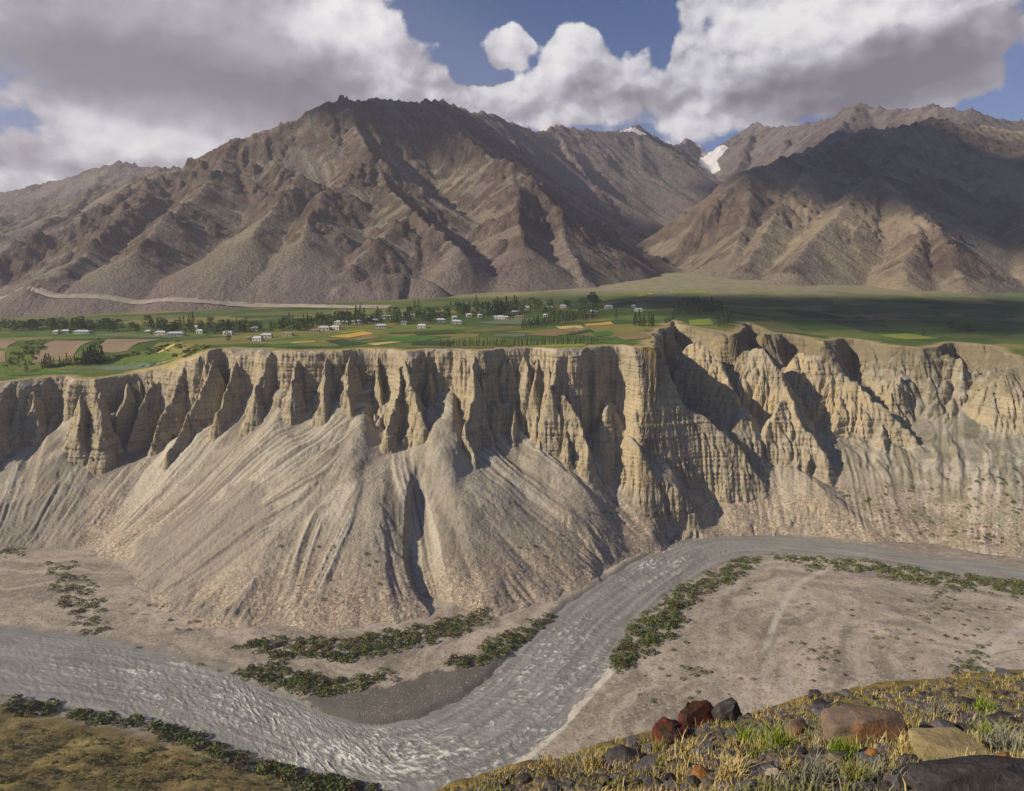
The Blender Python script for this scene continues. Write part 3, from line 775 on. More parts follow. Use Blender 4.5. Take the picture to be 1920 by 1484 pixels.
foam = sstep(0.30, 1.20, rough * (0.55 + 1.2 * w1 + .55 * w2) + .35 * w3 * rough + .40 * fbm(S_ / 50, C_ / 6, 3, 230) * rough)
RIVER_ME = mesh_np("river", np.concatenate([RG, RZ[..., None]], -1).reshape(-1, 3), grid_faces(*RZ.shape))
add_attr(RIVER_ME, "current", fbm(S_ / 70 + .4 * gn(S_ / 30, C_ / 12, 236), C_ / 4.5, 4, 235, .6)); add_attr(RIVER_ME, "foam", foam); add_attr(RIVER_ME, "rough", rough)

# valley floor with bars and banks
na, nb = 500, 330
aa = np.linspace(-0.86, 0.86, na); yy = 178 * (690 / 178.0) ** np.linspace(0, 1, nb)
FX = (aa[None, :] * yy[:, None]).astype(np.float32); FY = np.repeat(yy[:, None], na, 1).astype(np.float32)
FG = Grid(-620, 620, 170, 700, 2.0)
def floor_parts(X, Y):
    wx = X + 2.0 * fbm(X / 14, Y / 14, 3, 301); wy = Y + 2.0 * fbm(X / 14 + 4, Y / 14, 3, 302)
    d1, _, _ = poly_dist(wx, wy, fb[::9]); d2, _, _ = poly_dist(wx, wy, nbk[::9])
    dd = np.minimum(d1, d2)
    ins = in_poly(wx, wy, RIVER_POLY)
    ro = np.where(ins, -dd, dd)
    near = (d2 < d1) & ~ins
    z = np.where(ro < 0, np.maximum(-2.5, ro * 0.35), np.minimum(0.30 * ro, 1.3) + 0.012 * ro) - 0.25
    z = z + 0.35 * fbm(X / 22, Y / 22, 4, 310) * sstep(0, 8, ro) + 0.9 * fbm(X / 90, Y / 90, 3, 315) * sstep(0, 30, ro)
    # left near bank climbs towards the viewer
    bank = near & (X < -12)
    hill = 0.26 * np.maximum(ro - 6, 0) * sstep(0, -60, X)
    z = z + np.where(bank, hill * (1 + .10 * fbm(X / 30, Y / 30, 3, 320)) + 1.2 * fbm(X / 18, Y / 18, 4, 321) * sstep(6, 30, ro), 0)
    # right flat rises a little to the corner of the photograph
    rr = sstep(150, 260, X) * sstep(360, 250, Y) * near
    z = z + rr * 10
    return z, ro, near, bank
FZ_, FR_, FN_, FB_ = floor_parts(FG.X, FG.Y)
FZ = FG.sample(FZ_, FX, FY); FR = FG.sample(FR_, FX, FY); FB = FG.sample(FB_.astype(np.float32), FX, FY); FN = FG.sample(FN_.astype(np.float32), FX, FY)
FZ = FZ + 0.10 * fbm(FX / 3.0, FY / 3.0, 2, 330)
FLOOR_ME = mesh_np("river_flat", np.stack([FX, FY, FZ], -1).reshape(-1, 3), grid_faces(nb, na))
fpx, fpy = to_px(FX, FY, FZ)
wetbar = in_poly(fpx + 14 * gn(FX / 6, FY / 6, 335), fpy + 8 * gn(FX / 6, FY / 6, 336), [(560, 1312), (620, 1296), (720, 1288), (800, 1262), (880, 1252), (960, 1228), (900, 1292), (830, 1330), (760, 1356), (690, 1366), (630, 1352)])
palebank = in_poly(fpx, fpy, [(1150, 1240), (1156, 1258), (1110, 1308), (1050, 1376), (990, 1428), (900, 1475), (880, 1470), (970, 1415), (1035, 1360), (1090, 1300)])
trk, _, _ = poly_dist(fpx.astype(np.float32), fpy.astype(np.float32) * 1.6, [(x_, y_ * 1.6) for x_, y_ in [(1545, 1070), (1500, 1092), (1470, 1130), (1452, 1170), (1436, 1215)]])
trk2, _, _ = poly_dist(fpx.astype(np.float32), fpy.astype(np.float32) * 1.6, [(x_, y_ * 1.6) for x_, y_ in [(1960, 1150), (1900, 1185), (1862, 1215), (1838, 1255), (1800, 1290)]])
palebank = np.maximum(palebank, 0.85 * np.maximum(sstep(9, 3, trk), sstep(12, 5, trk2)))
add_attr(FLOOR_ME, "wetbar", wetbar.astype(np.float32)); add_attr(FLOOR_ME, "pale", palebank.astype(np.float32))
add_attr(FLOOR_ME, "channel", fbm((FR + 9 * fbm(FX / 40, FY / 40, 2, 341)) / 11, FX / 160 + FY / 160, 3, 340, .6)); add_attr(FLOOR_ME, "dry", FR); add_attr(FLOOR_ME, "grass", FB)
def ground_floor(x, y): return float(FG.sample(FZ_, np.array([x]), np.array([y]))[0])
print("valley floor", round(time.time() - T0, 1))
# ================================================================== materials of the land
def mat_cliff():
    m, g, b, pos = new_mat("conglomerate_cliff")
    rock = g.attr("rock"); rim = g.attr("rim"); toe = g.attr("toe")
    big = g.noise(pos, 0.018, 4, .5); midn = g.noise(pos, 0.11, 5, .6); fine = g.noise(pos, 1.1, 4, .65)
    # scree: grey beige, streaked downhill by coarseness, pinkish stony toes
    scree = g.ramp(g.math('ADD', g.math('MULTIPLY', big, .5), g.math('MULTIPLY', midn, .5)), [(0.30, (0.29, 0.26, 0.21)), (0.5, (0.40, 0.365, 0.30)), (0.72, (0.52, 0.48, 0.40))])
    st = g.attr("streak")
    scree = g.mix(g.rng(st, .05, .7, 0, .85), scree, (0.55, 0.51, 0.43))
    scree = g.mix(g.rng(st, -.05, -.7, 0, .75), scree, (0.19, 0.17, 0.145))
    scree = g.mix(g.math('MULTIPLY', g.attr("mud"), .7), scree, (0.29, 0.26, 0.225))
    stones = g.voronoi(pos, 0.75, 'Color'); stv = g.new('ShaderNodeSeparateColor'); g.l.new(stones, stv.inputs[0])
    stone_col = g.ramp(stv.outputs[0], [(0.0, (0.17, 0.13, 0.10)), (0.5, (0.38, 0.29, 0.205)), (1.0, (0.62, 0.52, 0.40))])
    low = g.math('MULTIPLY', g.math('MULTIPLY', g.rng(toe, 80, 8), g.math('SUBTRACT', 1.0, g.attr('mud'))), g.rng(midn, .35, .6, .3, .8))
    scree = g.mix(1.0, scree, (0.90, 0.89, 0.85), 'MULTIPLY')
    col = g.mix(low, scree, stone_col)
    # bedded cliff: layers by height
    warp = g.vmath('ADD', pos, g.vmath('SCALE', g.new('ShaderNodeTexNoise').outputs['Color'], 2.0))
    bedv = g.scale(pos, (0.012, 0.012, 0.55)); bed = g.noise(bedv, 1.0, 6, .65)
    streak = g.noise(g.scale(pos, (0.5, 0.5, 0.03)), 1.0, 4, .6)
    rc = g.ramp(bed, [(0.28, (0.15, 0.12, 0.08)), (0.42, (0.30, 0.25, 0.165)), (0.55, (0.39, 0.33, 0.225)), (0.75, (0.50, 0.43, 0.305))])
    rc = g.mix(g.rng(streak, .45, .70, 0, .45), rc, (0.37, 0.325, 0.245))
    rc = g.mix(g.rng(streak, .50, .32, 0, .55), rc, (0.15, 0.125, 0.09))
    spx_ = g.new('ShaderNodeSeparateXYZ'); g.l.new(pos, spx_.inputs[0])
    gold = g.math('MULTIPLY', g.rng(g.noise(pos, 0.014, 2, .5), .42, .60), g.rng(spx_.outputs[0], 20, 200, .15, .5))
    rc = g.mix(g.math('MULTIPLY', g.rng(midn, .45, .62), .55), rc, (0.40, 0.35, 0.255))
    rc = g.mix(gold, rc, (0.56, 0.44, 0.245))
    col = g.mix(rock, col, rc)
    col = g.mix(g.rng(fine, .42, .68, 0, .55), col, g.mix(1.0, col, (0.50, 0.48, 0.45), 'MULTIPLY'))
    spot = g.rng(g.noise(pos, .45, 3, .7), .62, .70)
    col = g.mix(g.math('MULTIPLY', spot, .35), col, (0.12, 0.10, 0.07))
    # thin plant cover on the right-hand ravines
    sp = g.new('ShaderNodeSeparateXYZ'); g.l.new(pos, sp.inputs[0])
    veg = g.math('MULTIPLY', g.rng(sp.outputs[0], 180, 360), g.rng(g.noise(pos, 0.05, 5, .65), .43, .56))
    veg = g.math('MULTIPLY', veg, g.math('SUBTRACT', 1.0, g.math('MULTIPLY', rock, .8)))
    col = g.mix(g.math('MULTIPLY', veg, .5), col, (0.15, 0.14, 0.075))
    soil = g.math('MULTIPLY', g.math('MULTIPLY', g.rng(sp.outputs[0], 130, 230), g.rng(g.math('ADD', rim, g.math('MULTIPLY', g.math('SUBTRACT', midn, .5), 60)), 30, 8)), .8)
    col = g.mix(soil, col, g.mix(g.noise(pos, .2, 4, .6), (0.10, 0.085, 0.05), (0.22, 0.185, 0.11)))
    pale_r = g.math('MULTIPLY', g.rng(sp.outputs[0], 330, 420), .5)
    col = g.mix(pale_r, col, g.mix(1.0, col, (0.92, 0.98, 1.08), 'MULTIPLY'))
    # the plateau's grassy top
    gn_ = g.noise(pos, 0.03, 4, .6)
    fv = g.new('ShaderNodeSeparateColor'); g.l.new(g.voronoi(g.scale(pos, (0.7, 1.3, 0.0)), 0.016, 'Color'), fv.inputs[0])
    grass = g.mix(.6, g.ramp(gn_, [(0.3, (0.05, 0.09, 0.02)), (0.5, (0.085, 0.13, 0.03)), (0.7, (0.16, 0.18, 0.05))]), g.ramp(fv.outputs[0], [(0.0, (0.028, 0.065, 0.015)), (.4, (0.06, 0.11, 0.022)), (.7, (0.15, 0.19, 0.04)), (.9, (0.28, 0.23, 0.07))]))
    edge = g.math('MULTIPLY', g.rng(rim, -16, -3), 1.0)
    top = g.mix(g.math('MULTIPLY', edge, g.rng(midn, .3, .55, .3, 1.0)), grass, (0.40, 0.31, 0.15))
    col = g.mix(g.rng(rim, 0.6, -1.2), col, top)
    g.put(b.inputs['Base Color'], col)
    h = g.math('ADD', g.math('MULTIPLY', fine, .5), g.math('MULTIPLY', g.noise(pos, 0.35, 4, .6), 1.0))
    h = g.math('ADD', h, g.math('MULTIPLY', g.math('MULTIPLY', bed, rock), 1.6))
    g.put(b.inputs['Normal'], g.bump(h, 0.75, 1.2))
    return m
def mat_plateau():
    m, g, b, pos = new_mat("plateau_grass")
    f = g.voronoi(g.scale(pos, (0.75, 1.2, 0.0)), 0.014, 'Color')
    sc = g.new('ShaderNodeSeparateColor'); g.l.new(f, sc.inputs[0])
    col = g.ramp(sc.outputs[0], [(0.0, (0.025, 0.06, 0.014)), (0.3, (0.055, 0.10, 0.02)), (0.55, (0.125, 0.15, 0.035)), (0.75, (0.26, 0.22, 0.07)), (0.88, (0.035, 0.075, 0.018)), (1.0, (0.16, 0.20, 0.045))])
    col = g.mix(g.rng(g.noise(pos, 0.02, 5, .6), .4, .65, 0, .6), col, (0.14, 0.15, 0.06))
    sp = g.new('ShaderNodeSeparateXYZ'); g.l.new(pos, sp.inputs[0])
    # towards the apex the fan is bare stony ground
    bare = g.math('MULTIPLY', g.rng(g.math('ADD', sp.outputs[2], g.math('MULTIPLY', g.noise(pos, 0.006, 5, .6), 30)), 190, 216), 0.95)
    col = g.mix(bare, col, g.ramp(g.noise(pos, .05, 5, .7), [(0.35, (0.20, 0.185, 0.105)), (0.65, (0.34, 0.31, 0.20))]))
    g.put(b.inputs['Base Color'], col)
    g.put(b.inputs['Normal'], g.bump(g.noise(pos, 0.4, 4, .6), .5, 1.0))
    return m
def mat_mountain(name, far=False):
    m, g, b, pos = new_mat(name)
    steep = g.attr("steep"); crag = g.attr("crag"); rise = g.attr("rise")
    n1 = g.noise(pos, 0.0035, 5, .6); n2 = g.noise(pos, 0.03, 6, .62); n3 = g.noise(pos, 0.14, 4, .65)
    scree = g.ramp(n1, [(0.32, (0.165, 0.135, 0.115)), (0.48, (0.215, 0.187, 0.142)), (0.62, (0.245, 0.226, 0.148)), (0.75, (0.19, 0.16, 0.135))])
    scree_alt = g.ramp(n2, [(0.3, (0.15, 0.13, 0.10)), (0.7, (0.28, 0.245, 0.185))])  # second scree tone, varied by noise
    scree = g.mix(.4, scree, scree_alt)
    ms = g.attr('streak')
    scree = g.mix(g.rng(ms, .05, .8, 0, .7), scree, (0.33, 0.295, 0.225))
    scree = g.mix(g.rng(ms, -.05, -.8, 0, .6), scree, (0.13, 0.105, 0.09))
    rockc = g.ramp(n2, [(0.28, (0.06, 0.046, 0.038)), (0.5, (0.12, 0.093, 0.072)), (0.72, (0.20, 0.16, 0.12))])
    k = g.math('ADD', steep, g.math('MULTIPLY', g.math('SUBTRACT', n3, .5), .55))
    k = g.math('ADD', k, g.math('MULTIPLY', crag, .55))
    k = g.rng(k, .86, 1.08)
    col = g.mix(k, scree, rockc)
    n4 = g.noise(pos, 0.22, 4, .7)
    col = g.mix(g.rng(n4, .45, .68, 0, .5), col, g.mix(1.0, col, (0.55, 0.53, 0.50), 'MULTIPLY'))
    col = g.mix(g.rng(n4, .42, .30, 0, .22), col, (0.29, 0.25, 0.20))
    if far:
        col = g.mix(.55, col, g.ramp(n2, [(0.3, (0.105, 0.092, 0.095)), (0.7, (0.225, 0.20, 0.195))]))  # distance haze mixed into the far rock's colour: paler, mauve-grey
    else:
        sp = g.new('ShaderNodeSeparateXYZ'); g.l.new(pos, sp.inputs[0])
        pale = g.math('MULTIPLY', g.rng(sp.outputs[0], 420, 800), g.rng(n1, .40, .60))
        col = g.mix(g.math('MULTIPLY', pale, .8), col, g.ramp(n2, [(0.3, (0.26, 0.215, 0.14)), (0.7, (0.40, 0.335, 0.225))]))
        mauve = g.math('MULTIPLY', g.rng(rise, 130, 10), g.rng(sp.outputs[0], 300, -100))
        col = g.mix(g.math('MULTIPLY', mauve, .55), col, (0.185, 0.15, 0.14))
    if far:
        snow = g.attr("snow")
        snowf = g.rng(g.math('ADD', snow, g.math('MULTIPLY', g.math('SUBTRACT', n3, .5), .5)), .42, .58)
    col = g.mix(1.0, col, (1.12, 1.10, 1.14) if far else (0.92, 0.905, 0.925), 'MULTIPLY')  # far factor pales the rock further for haze; near factor is plain tint
    if far: col = g.mix(snowf, col, (0.80, 0.80, 0.82))
    g.put(b.inputs['Base Color'], col)
    h = g.math('ADD', g.math('ADD', g.math('MULTIPLY', n3, .7), n2), g.math('MULTIPLY', n4, .35))
    g.put(b.inputs['Normal'], g.bump(h, 1.0, 9.0 if not far else 16.0))
    return m
def mat_river():
    m, g, b, pos = new_mat("silty_water")
    foam = g.attr("foam")
    n = g.noise(pos, 0.9, 4, .6)
    f = g.rng(g.math('ADD', foam, g.math('MULTIPLY', g.math('SUBTRACT', n, .5), .9)), .22, 1.05)
    col = g.mix(f, g.ramp(g.noise(pos, .04, 3, .5), [(0.3, (0.235, 0.237, 0.222)), (0.7, (0.305, 0.306, 0.288))]), (0.66, 0.645, 0.60))
    cu = g.attr('current')
    col = g.mix(g.rng(cu, .0, .8, 0, .45), col, (0.42, 0.41, 0.375))
    col = g.mix(g.rng(cu, -.05, -.8, 0, .5), col, (0.17, 0.168, 0.148))
    g.put(b.inputs['Base Color'], col)
    g.put(b.inputs['Roughness'], g.rng(f, 0, 1, .22, .8))
    b.inputs['Specular IOR Level'].default_value = 0.28
    g.put(b.inputs['Normal'], g.bump(g.math('ADD', g.noise(pos, 1.6, 4, .65), g.noise(g.scale(pos, (.5, .8, 1)), .6, 4, .65)), .75, .7))
    return m
def mat_floor():
    m, g, b, pos = new_mat("river_gravel")
    dry = g.attr("dry"); grass = g.attr("grass")
    n1 = g.noise(pos, 0.012, 5, .6); n2 = g.noise(pos, .12, 5, .6); n3 = g.noise(pos, 1.4, 4, .7)
    stones = g.voronoi(pos, 0.9, 'Color'); sv = g.new('ShaderNodeSeparateColor'); g.l.new(stones, sv.inputs[0])
    grav = g.ramp(g.math('ADD', g.math('MULTIPLY', n1, .6), g.math('MULTIPLY', n2, .4)), [(0.36, (0.19, 0.175, 0.155)), (0.5, (0.31, 0.285, 0.25)), (0.62, (0.46, 0.425, 0.37))])
    ch = g.attr('channel')
    grav = g.mix(g.rng(ch, .05, .7, 0, .55), grav, (0.47, 0.44, 0.385))
    grav = g.mix(g.rng(ch, -.1, -.75, 0, .6), grav, (0.165, 0.15, 0.13))
    grav = g.mix(1.0, grav, (1.08, 1.02, 0.94), 'MULTIPLY')
    spk = g.math('MULTIPLY', g.rng(sv.outputs[0], .80, .97), .6)
    col = g.mix(spk, grav, (0.48, 0.44, 0.38))
    col = g.mix(g.math('MULTIPLY', g.rng(sv.outputs[1], .8, .95), .5), col, (0.12, 0.105, 0.09))
    col = g.mix(g.rng(dry, 7, 1.0, 0, .75), col, g.mix(n3, (0.10, 0.098, 0.09), (0.22, 0.215, 0.20)))
    wetc = g.mix(n3, (0.055, 0.053, 0.047), (0.15, 0.145, 0.13))
    col = g.mix(g.math('MULTIPLY', g.attr("wetbar"), .85), col, wetc)
    col = g.mix(g.math('MULTIPLY', g.attr("pale"), g.rng(n2, .3, .55, .4, 1)), col, (0.50, 0.47, 0.41))
    gr = g.ramp(g.math('ADD', g.math('MULTIPLY', g.noise(pos, .05, 5, .65), .6), g.math('MULTIPLY', n3, .4)), [(0.32, (0.06, 0.05, 0.022)), (0.46, (0.16, 0.13, 0.05)), (0.57, (0.29, 0.23, 0.09)), (0.72, (0.42, 0.34, 0.15))])
    col = g.mix(g.math('MULTIPLY', grass, g.rng(g.math('ADD', dry, g.math('MULTIPLY', n2, 22)), 14, 30)), col, gr)
    g.put(b.inputs['Base Color'], col)
    g.put(b.inputs['Normal'], g.bump(g.math('ADD', g.math('MULTIPLY', n3, .5), n2), .8, .8))
    return m

tag(link("cliff_slope", CLIFF_ME, mat_cliff()), "tan bedded cliff with fins and grey scree fans below the farmed terrace", kind="structure")
tag(link("plateau", PLAT_ME, mat_plateau()), "green farmed alluvial fan rising to the mountain foot", kind="structure")
# snow on the far peaks
spx, spy = to_px(V2[:, 0], V2[:, 1], V2[:, 2])
SNOW_POLYS = [[(1280, 336), (1284, 312), (1298, 318), (1310, 308), (1314, 290), (1322, 278), (1345, 272), (1364, 276), (1354, 292), (1344, 302), (1350, 320), (1322, 334)], [(1160, 246), (1172, 238), (1190, 240), (1212, 252), (1200, 254), (1182, 248)],
              [(1296, 264), (1310, 270), (1330, 284), (1318, 286)]]
snow = np.zeros(len(spx), np.float32)
for P in SNOW_POLYS: snow = np.maximum(snow, in_poly(spx, spy, P) * (V2[:, 1] > 3700))
add_attr(MT2, "snow", snow)
tag(link("mountain", MT1, mat_mountain("mountain_rock")), "bare brown mountains with crags and scree on both sides of the valley mouth", kind="structure")
tag(link("far_mountain", MT2, mat_mountain("hazed_far_rock", True)), "hazy far ridges closing the side valley with a snow patch", kind="structure")
tag(link("river", RIVER_ME, mat_river()), "grey silty river bending through the valley with white rapids", kind="structure")
tag(link("river_flat", FLOOR_ME, mat_floor()), "grey gravel flats and banks beside the river", kind="structure")
print("land linked", round(time.time() - T0, 1))
# ================================================================== small helpers for things
def hit_valley(px, py):
    """points of flats, scree and cliff under many pixels at once"""
    px = np.atleast_1d(np.asarray(px, float)); py = np.atleast_1d(np.asarray(py, float))
    a = (px - 960) / FPX; b = (742 - py) / FPX
    dy = CP + b * SP; dz = -SP + b * CP
    ys = np.arange(182, 1000, 1.0)
    t = ys[None, :] / dy[:, None]
    x = a[:, None] * t; z = CAM[2] + dz[:, None] * t; yy = np.repeat(ys[None, :], len(px), 0)
    g = np.maximum(np.where(yy < 690, FG.sample(FZ_, x, yy), -50), np.where(yy > 386, G.sample(H, x, yy), -50))
    k = np.argmax(z < g, 1)
    r = np.arange(len(px))
    return np.stack([x[r, k], yy[r, k], g[r, k]], 1)
def sample_poly(P, n, rs):
    P = np.array(P, float); lo = P.min(0); hi = P.max(0); out = []
    while len(out) < n:
        q = lo + rs.rand(400, 2) * (hi - lo)
        m = in_poly(q[:, 0], q[:, 1], [tuple(p) for p in P])
        out.extend(q[m].tolist())
    return np.array(out[:n])
def leaf_mat(name, dark, light, rnd=0.5):
    m, g, b, pos = new_mat(name)
    oi = g.new('ShaderNodeObjectInfo').outputs['Random']
    n = g.noise(pos, 0.9, 3, .6)
    f = g.math('ADD', g.math('MULTIPLY', oi, rnd), g.math('MULTIPLY', n, 1 - rnd))
    g.put(b.inputs['Base Color'], g.ramp(f, [(0.15, dark), (0.85, light)]))
    b.inputs['Roughness'].default_value = 0.8
    return m
def plain_mat(name, c1, c2, scale=1.0, rough=.9, bump=.4, bdist=.05):
    m, g, b, pos = new_mat(name)
    tc = g.new('ShaderNodeTexCoord').outputs['Object']
    n = g.noise(tc, scale, 6, .65)
    g.put(b.inputs['Base Color'], g.ramp(n, [(0.3, c1), (0.7, c2)]))
    b.inputs['Roughness'].default_value = rough
    g.put(b.inputs['Normal'], g.bump(g.noise(tc, scale * 3, 5, .65), bump, bdist))
    return m
BARK = plain_mat("bark", (0.06, 0.05, 0.04), (0.14, 0.12, 0.10), 2.0)
def leafy(rs, n, size, shape):
    """n leaf sprays spread through a crown volume; shape(u) gives radius at height u in 0..1"""
    V = []; F = []
    for k in range(n):
        u = rs.rand() ** 0.9
        r = shape(u) * (0.45 + 0.55 * math.sqrt(rs.rand())); a = rs.rand() * 2 * math.pi
        c = np.array([r * math.cos(a), r * math.sin(a), u])
        e1 = rs.randn(3); e1 /= np.linalg.norm(e1); e2 = np.cross(e1, rs.randn(3)); e2 /= np.linalg.norm(e2) + 1e-6
        s = size * rs.uniform(.6, 1.3)
        i = len(V)
        V += [c - e1 * s, c + e2 * s * .7, c + e1 * s, c - e2 * s * .7 + rs.randn(3) * s * .2]
        F += [(i, i + 1, i + 2), (i, i + 2, i + 3)]
    return np.array(V), np.array(F)
def trunk_mesh(name, h, r, n=6):
    V = []; F = []
    for k, (z, q) in enumerate([(-.03, 1.3), (.1 * h, 1.0), (.5 * h, .7), (h, .15)]):
        for j in range(n):
            a = 2 * math.pi * j / n
            V.append((q * r * math.cos(a), q * r * math.sin(a), z))
    for k in range(3):
        for j in range(n):
            F.append((k * n + j, k * n + (j + 1) % n, (k + 1) * n + (j + 1) % n, (k + 1) * n + j))
    return mesh_np(name, np.array(V), np.array(F))

# ================================================================== fields of the terrace
FIELD_COLS = {
    'gold': ((0.46, 0.29, 0.055), (0.58, 0.39, 0.09)), 'straw': ((0.44, 0.35, 0.12), (0.54, 0.44, 0.17)), 'brown': ((0.19, 0.135, 0.07), (0.27, 0.195, 0.10)),
    'dark': ((0.028, 0.055, 0.018), (0.05, 0.085, 0.03)), 'green': ((0.045, 0.115, 0.02), (0.085, 0.165, 0.03)), 'lime': ((0.17, 0.25, 0.03), (0.27, 0.31, 0.05)), 'sage': ((0.10, 0.13, 0.085), (0.15, 0.18, 0.12)), 'olive': ((0.115, 0.12, 0.04), (0.165, 0.16, 0.06)),
    'bank': ((0.215, 0.16, 0.10), (0.31, 0.235, 0.155)),
}
FM = {}
for k, (c1, c2) in FIELD_COLS.items():
    m, g, b, pos = new_mat("field_" + k)
    n = g.math('ADD', g.math('MULTIPLY', g.noise(pos, .05, 5, .6), .6), g.math('MULTIPLY', g.noise(g.scale(pos, (.8, .12, 0)), 1.0, 3, .6), .4))
    g.put(b.inputs['Base Color'], g.ramp(n, [(.35, c1), (.65, c2)]))
    FM[k] = m
FIELDS = [
    ('gold', (617, 633), (683, 622), (700, 627), (652, 635)), ('brown', (657, 637), (692, 628), (716, 633), (676, 639)), ('straw', (546, 643), (588, 640), (592, 642), (552, 645)), ('lime', (640, 624), (684, 619), (688, 621), (646, 627)),
    ('straw', (690, 646), (748, 640), (760, 642), (702, 649)), ('dark', (776, 625), (846, 621), (858, 626), (784, 630)), ('green', (700, 640), (772, 630), (850, 632), (770, 643)), ('dark', (610, 640), (640, 637), (690, 645), (640, 650)),
    ('green', (480, 648), (540, 645), (600, 651), (520, 653)), ('olive', (860, 620), (960, 612), (990, 618), (880, 626)), ('brown', (985, 629), (1085, 613), (1100, 620), (1040, 632)), ('straw', (1040, 614), (1090, 611), (1094, 616), (1050, 618)),
    ('gold', (1096, 609), (1146, 604), (1150, 609), (1100, 612)), ('dark', (1058, 624), (1108, 618), (1116, 623), (1066, 629)), ('sage', (930, 628), (980, 626), (985, 632), (928, 632)), ('sage', (880, 606), (985, 598), (1060, 600), (980, 610)),
    ('brown', (1146, 629), (1216, 627), (1222, 635), (1172, 639)), ('green', (1122, 643), (1160, 635), (1192, 645), (1180, 651)), ('lime', (985, 650), (1098, 646), (1098, 651), (1000, 653)), ('olive', (740, 650), (980, 650), (980, 654), (740, 654)),
    ('dark', (780, 640), (850, 640), (845, 648), (770, 648)), ('green', (1110, 625), (1145, 622), (1150, 629), (1118, 632)), ('lime', (1122, 558), (1205, 548), (1220, 553), (1130, 566)), ('straw', (1188, 554), (1218, 549), (1226, 552), (1196, 558)),
    ('dark', (1140, 572), (1185, 565), (1195, 570), (1150, 578)), ('green', (1020, 566), (1110, 556), (1125, 562), (1030, 572)), ('dark', (1278, 560), (1318, 559), (1334, 573), (1268, 574)), ('lime', (1262, 548), (1330, 546), (1328, 551), (1262, 552)),
    ('lime', (1290, 601), (1334, 599), (1337, 610), (1294, 612)), ('dark', (1244, 598), (1262, 596), (1262, 605), (1248, 606)), ('olive', (1340, 556), (1420, 562), (1450, 574), (1350, 568)), ('dark', (1450, 580), (1520, 584), (1600, 600), (1500, 596)),
    ('green', (1450, 598), (1540, 602), (1600, 618), (1500, 618)), ('dark', (1540, 600), (1640, 606), (1720, 625), (1620, 622)), ('lime', (1640, 629), (1700, 626), (1765, 636), (1700, 638)), ('olive', (1420, 608), (1480, 614), (1520, 628), (1450, 622)),
    ('brown', (1600, 588), (1680, 596), (1720, 604), (1630, 600)), ('green', (1700, 592), (1800, 598), (1900, 612), (1800, 612)), ('dark', (1780, 612), (1915, 618), (1915, 624), (1800, 622)), ('sage', (110, 694), (250, 682), (330, 674), (200, 694)),
    ('green', (0, 702), (90, 696), (150, 700), (20, 706)), ('green', (150, 688), (250, 677), (330, 668), (230, 684)), ('olive', (20, 690), (90, 684), (110, 688), (40, 695)), ('green', (30, 628), (180, 627), (180, 631), (30, 632)), ('sage', (180, 627), (320, 631), (320, 635), (180, 631)),
    ('bank', (-60, 684), (8, 682), (34, 640), (-60, 640)), ('bank', (62, 680), (132, 678), (178, 640), (106, 639)), ('bank', (186, 664), (240, 660), (300, 638), (204, 637)), ('straw', (290, 667), (305, 662), (345, 645), (338, 644)),
]
for (mk, *q) in FIELDS:
    cs = [on_plateau(*p) for p in q]
    n1, n2 = 14, 8
    u = np.linspace(0, 1, n1)[None, :, None]; v = np.linspace(0, 1, n2)[:, None, None]
    A, B, C_2, D_ = [np.array(c[:2])[None, None, :] for c in cs]
    XY = (A * (1 - u) + B * u) * (1 - v) + (D_ * (1 - u) + C_2 * u) * v
    XY = XY + 2.0 * np.stack([gn(XY[..., 0] / 23, XY[..., 1] / 23, 401), gn(XY[..., 0] / 23 + 7, XY[..., 1] / 23, 402)], -1)
    inside = G.sample(sd, XY[..., 0], XY[..., 1])
    Z = zplat(XY[..., 0], XY[..., 1]) + 0.45
    far = XY[..., 1] > 1085
    Z = np.where(far, np.maximum(Z, GM.sample(HM, XY[..., 0], XY[..., 1]) - 3), Z)
    Vf = np.concatenate([XY, Z[..., None]], -1).reshape(-1, 3); ff = grid_faces(n2, n1)
    ok = (np.where(far, -9, inside).ravel()[ff] < -3).all(1)
    if ok.sum() < 3: continue
    o = link("field", mesh_np("field", Vf, ff[ok]), FM[mk]); tag(o, kind="structure")

# ================================================================== road along the mountain foot
kp = np.array([(-120, 548), (0, 553), (90, 555), (180, 558), (260, 564), (330, 566), (420, 569), (520, 573), (600, 577), (660, 578), (740, 577)], float)
qx = np.arange(-110, 735, 6.0)
rp = np.array([hit_land(x_, y_) for x_, y_ in zip(qx, np.interp(qx, kp[:, 0], kp[:, 1]))])
yr = rp[:, 1].copy(); al = rp[:, 0] / rp[:, 1]
for _ in range(90): yr[1:-1] = (yr[:-2] + 2 * yr[1:-1] + yr[2:]) / 4
rp = np.stack([al * yr, yr, np.maximum(GM.sample(HM, al * yr, yr), zplat(al * yr, yr))], 1)
zr = rp[:, 2]
for _ in range(12): zr[1:-1] = (zr[:-2] + 2 * zr[1:-1] + zr[2:]) / 4
tn = np.gradient(rp[:, :2], axis=0); tn /= np.linalg.norm(tn, axis=1)[:, None]
nrm = np.stack([-tn[:, 1], tn[:, 0]], 1)
prof = [(5.5, 4.0), (3, 2.2), (-3, 2.0), (-4.5, 0.8), (-8, -3.2)]
RV = np.stack([np.concatenate([rp[:, :2] + nrm * o_, (rp[:, 2] + h_)[:, None]], 1) for o_, h_ in prof], 1)
RV[..., 2] += 0.8 * gn(RV[..., 0] / 12, RV[..., 1] / 12, 411)
o = link("road", mesh_np("road", RV.reshape(-1, 3), grid_faces(len(rp), 5)), plain_mat("road_dust", (0.22, 0.19, 0.16), (0.33, 0.29, 0.245), .08, bump=.3, bdist=.4))
tag(o, "pale dirt road cut along the foot of the left mountain", kind="structure")

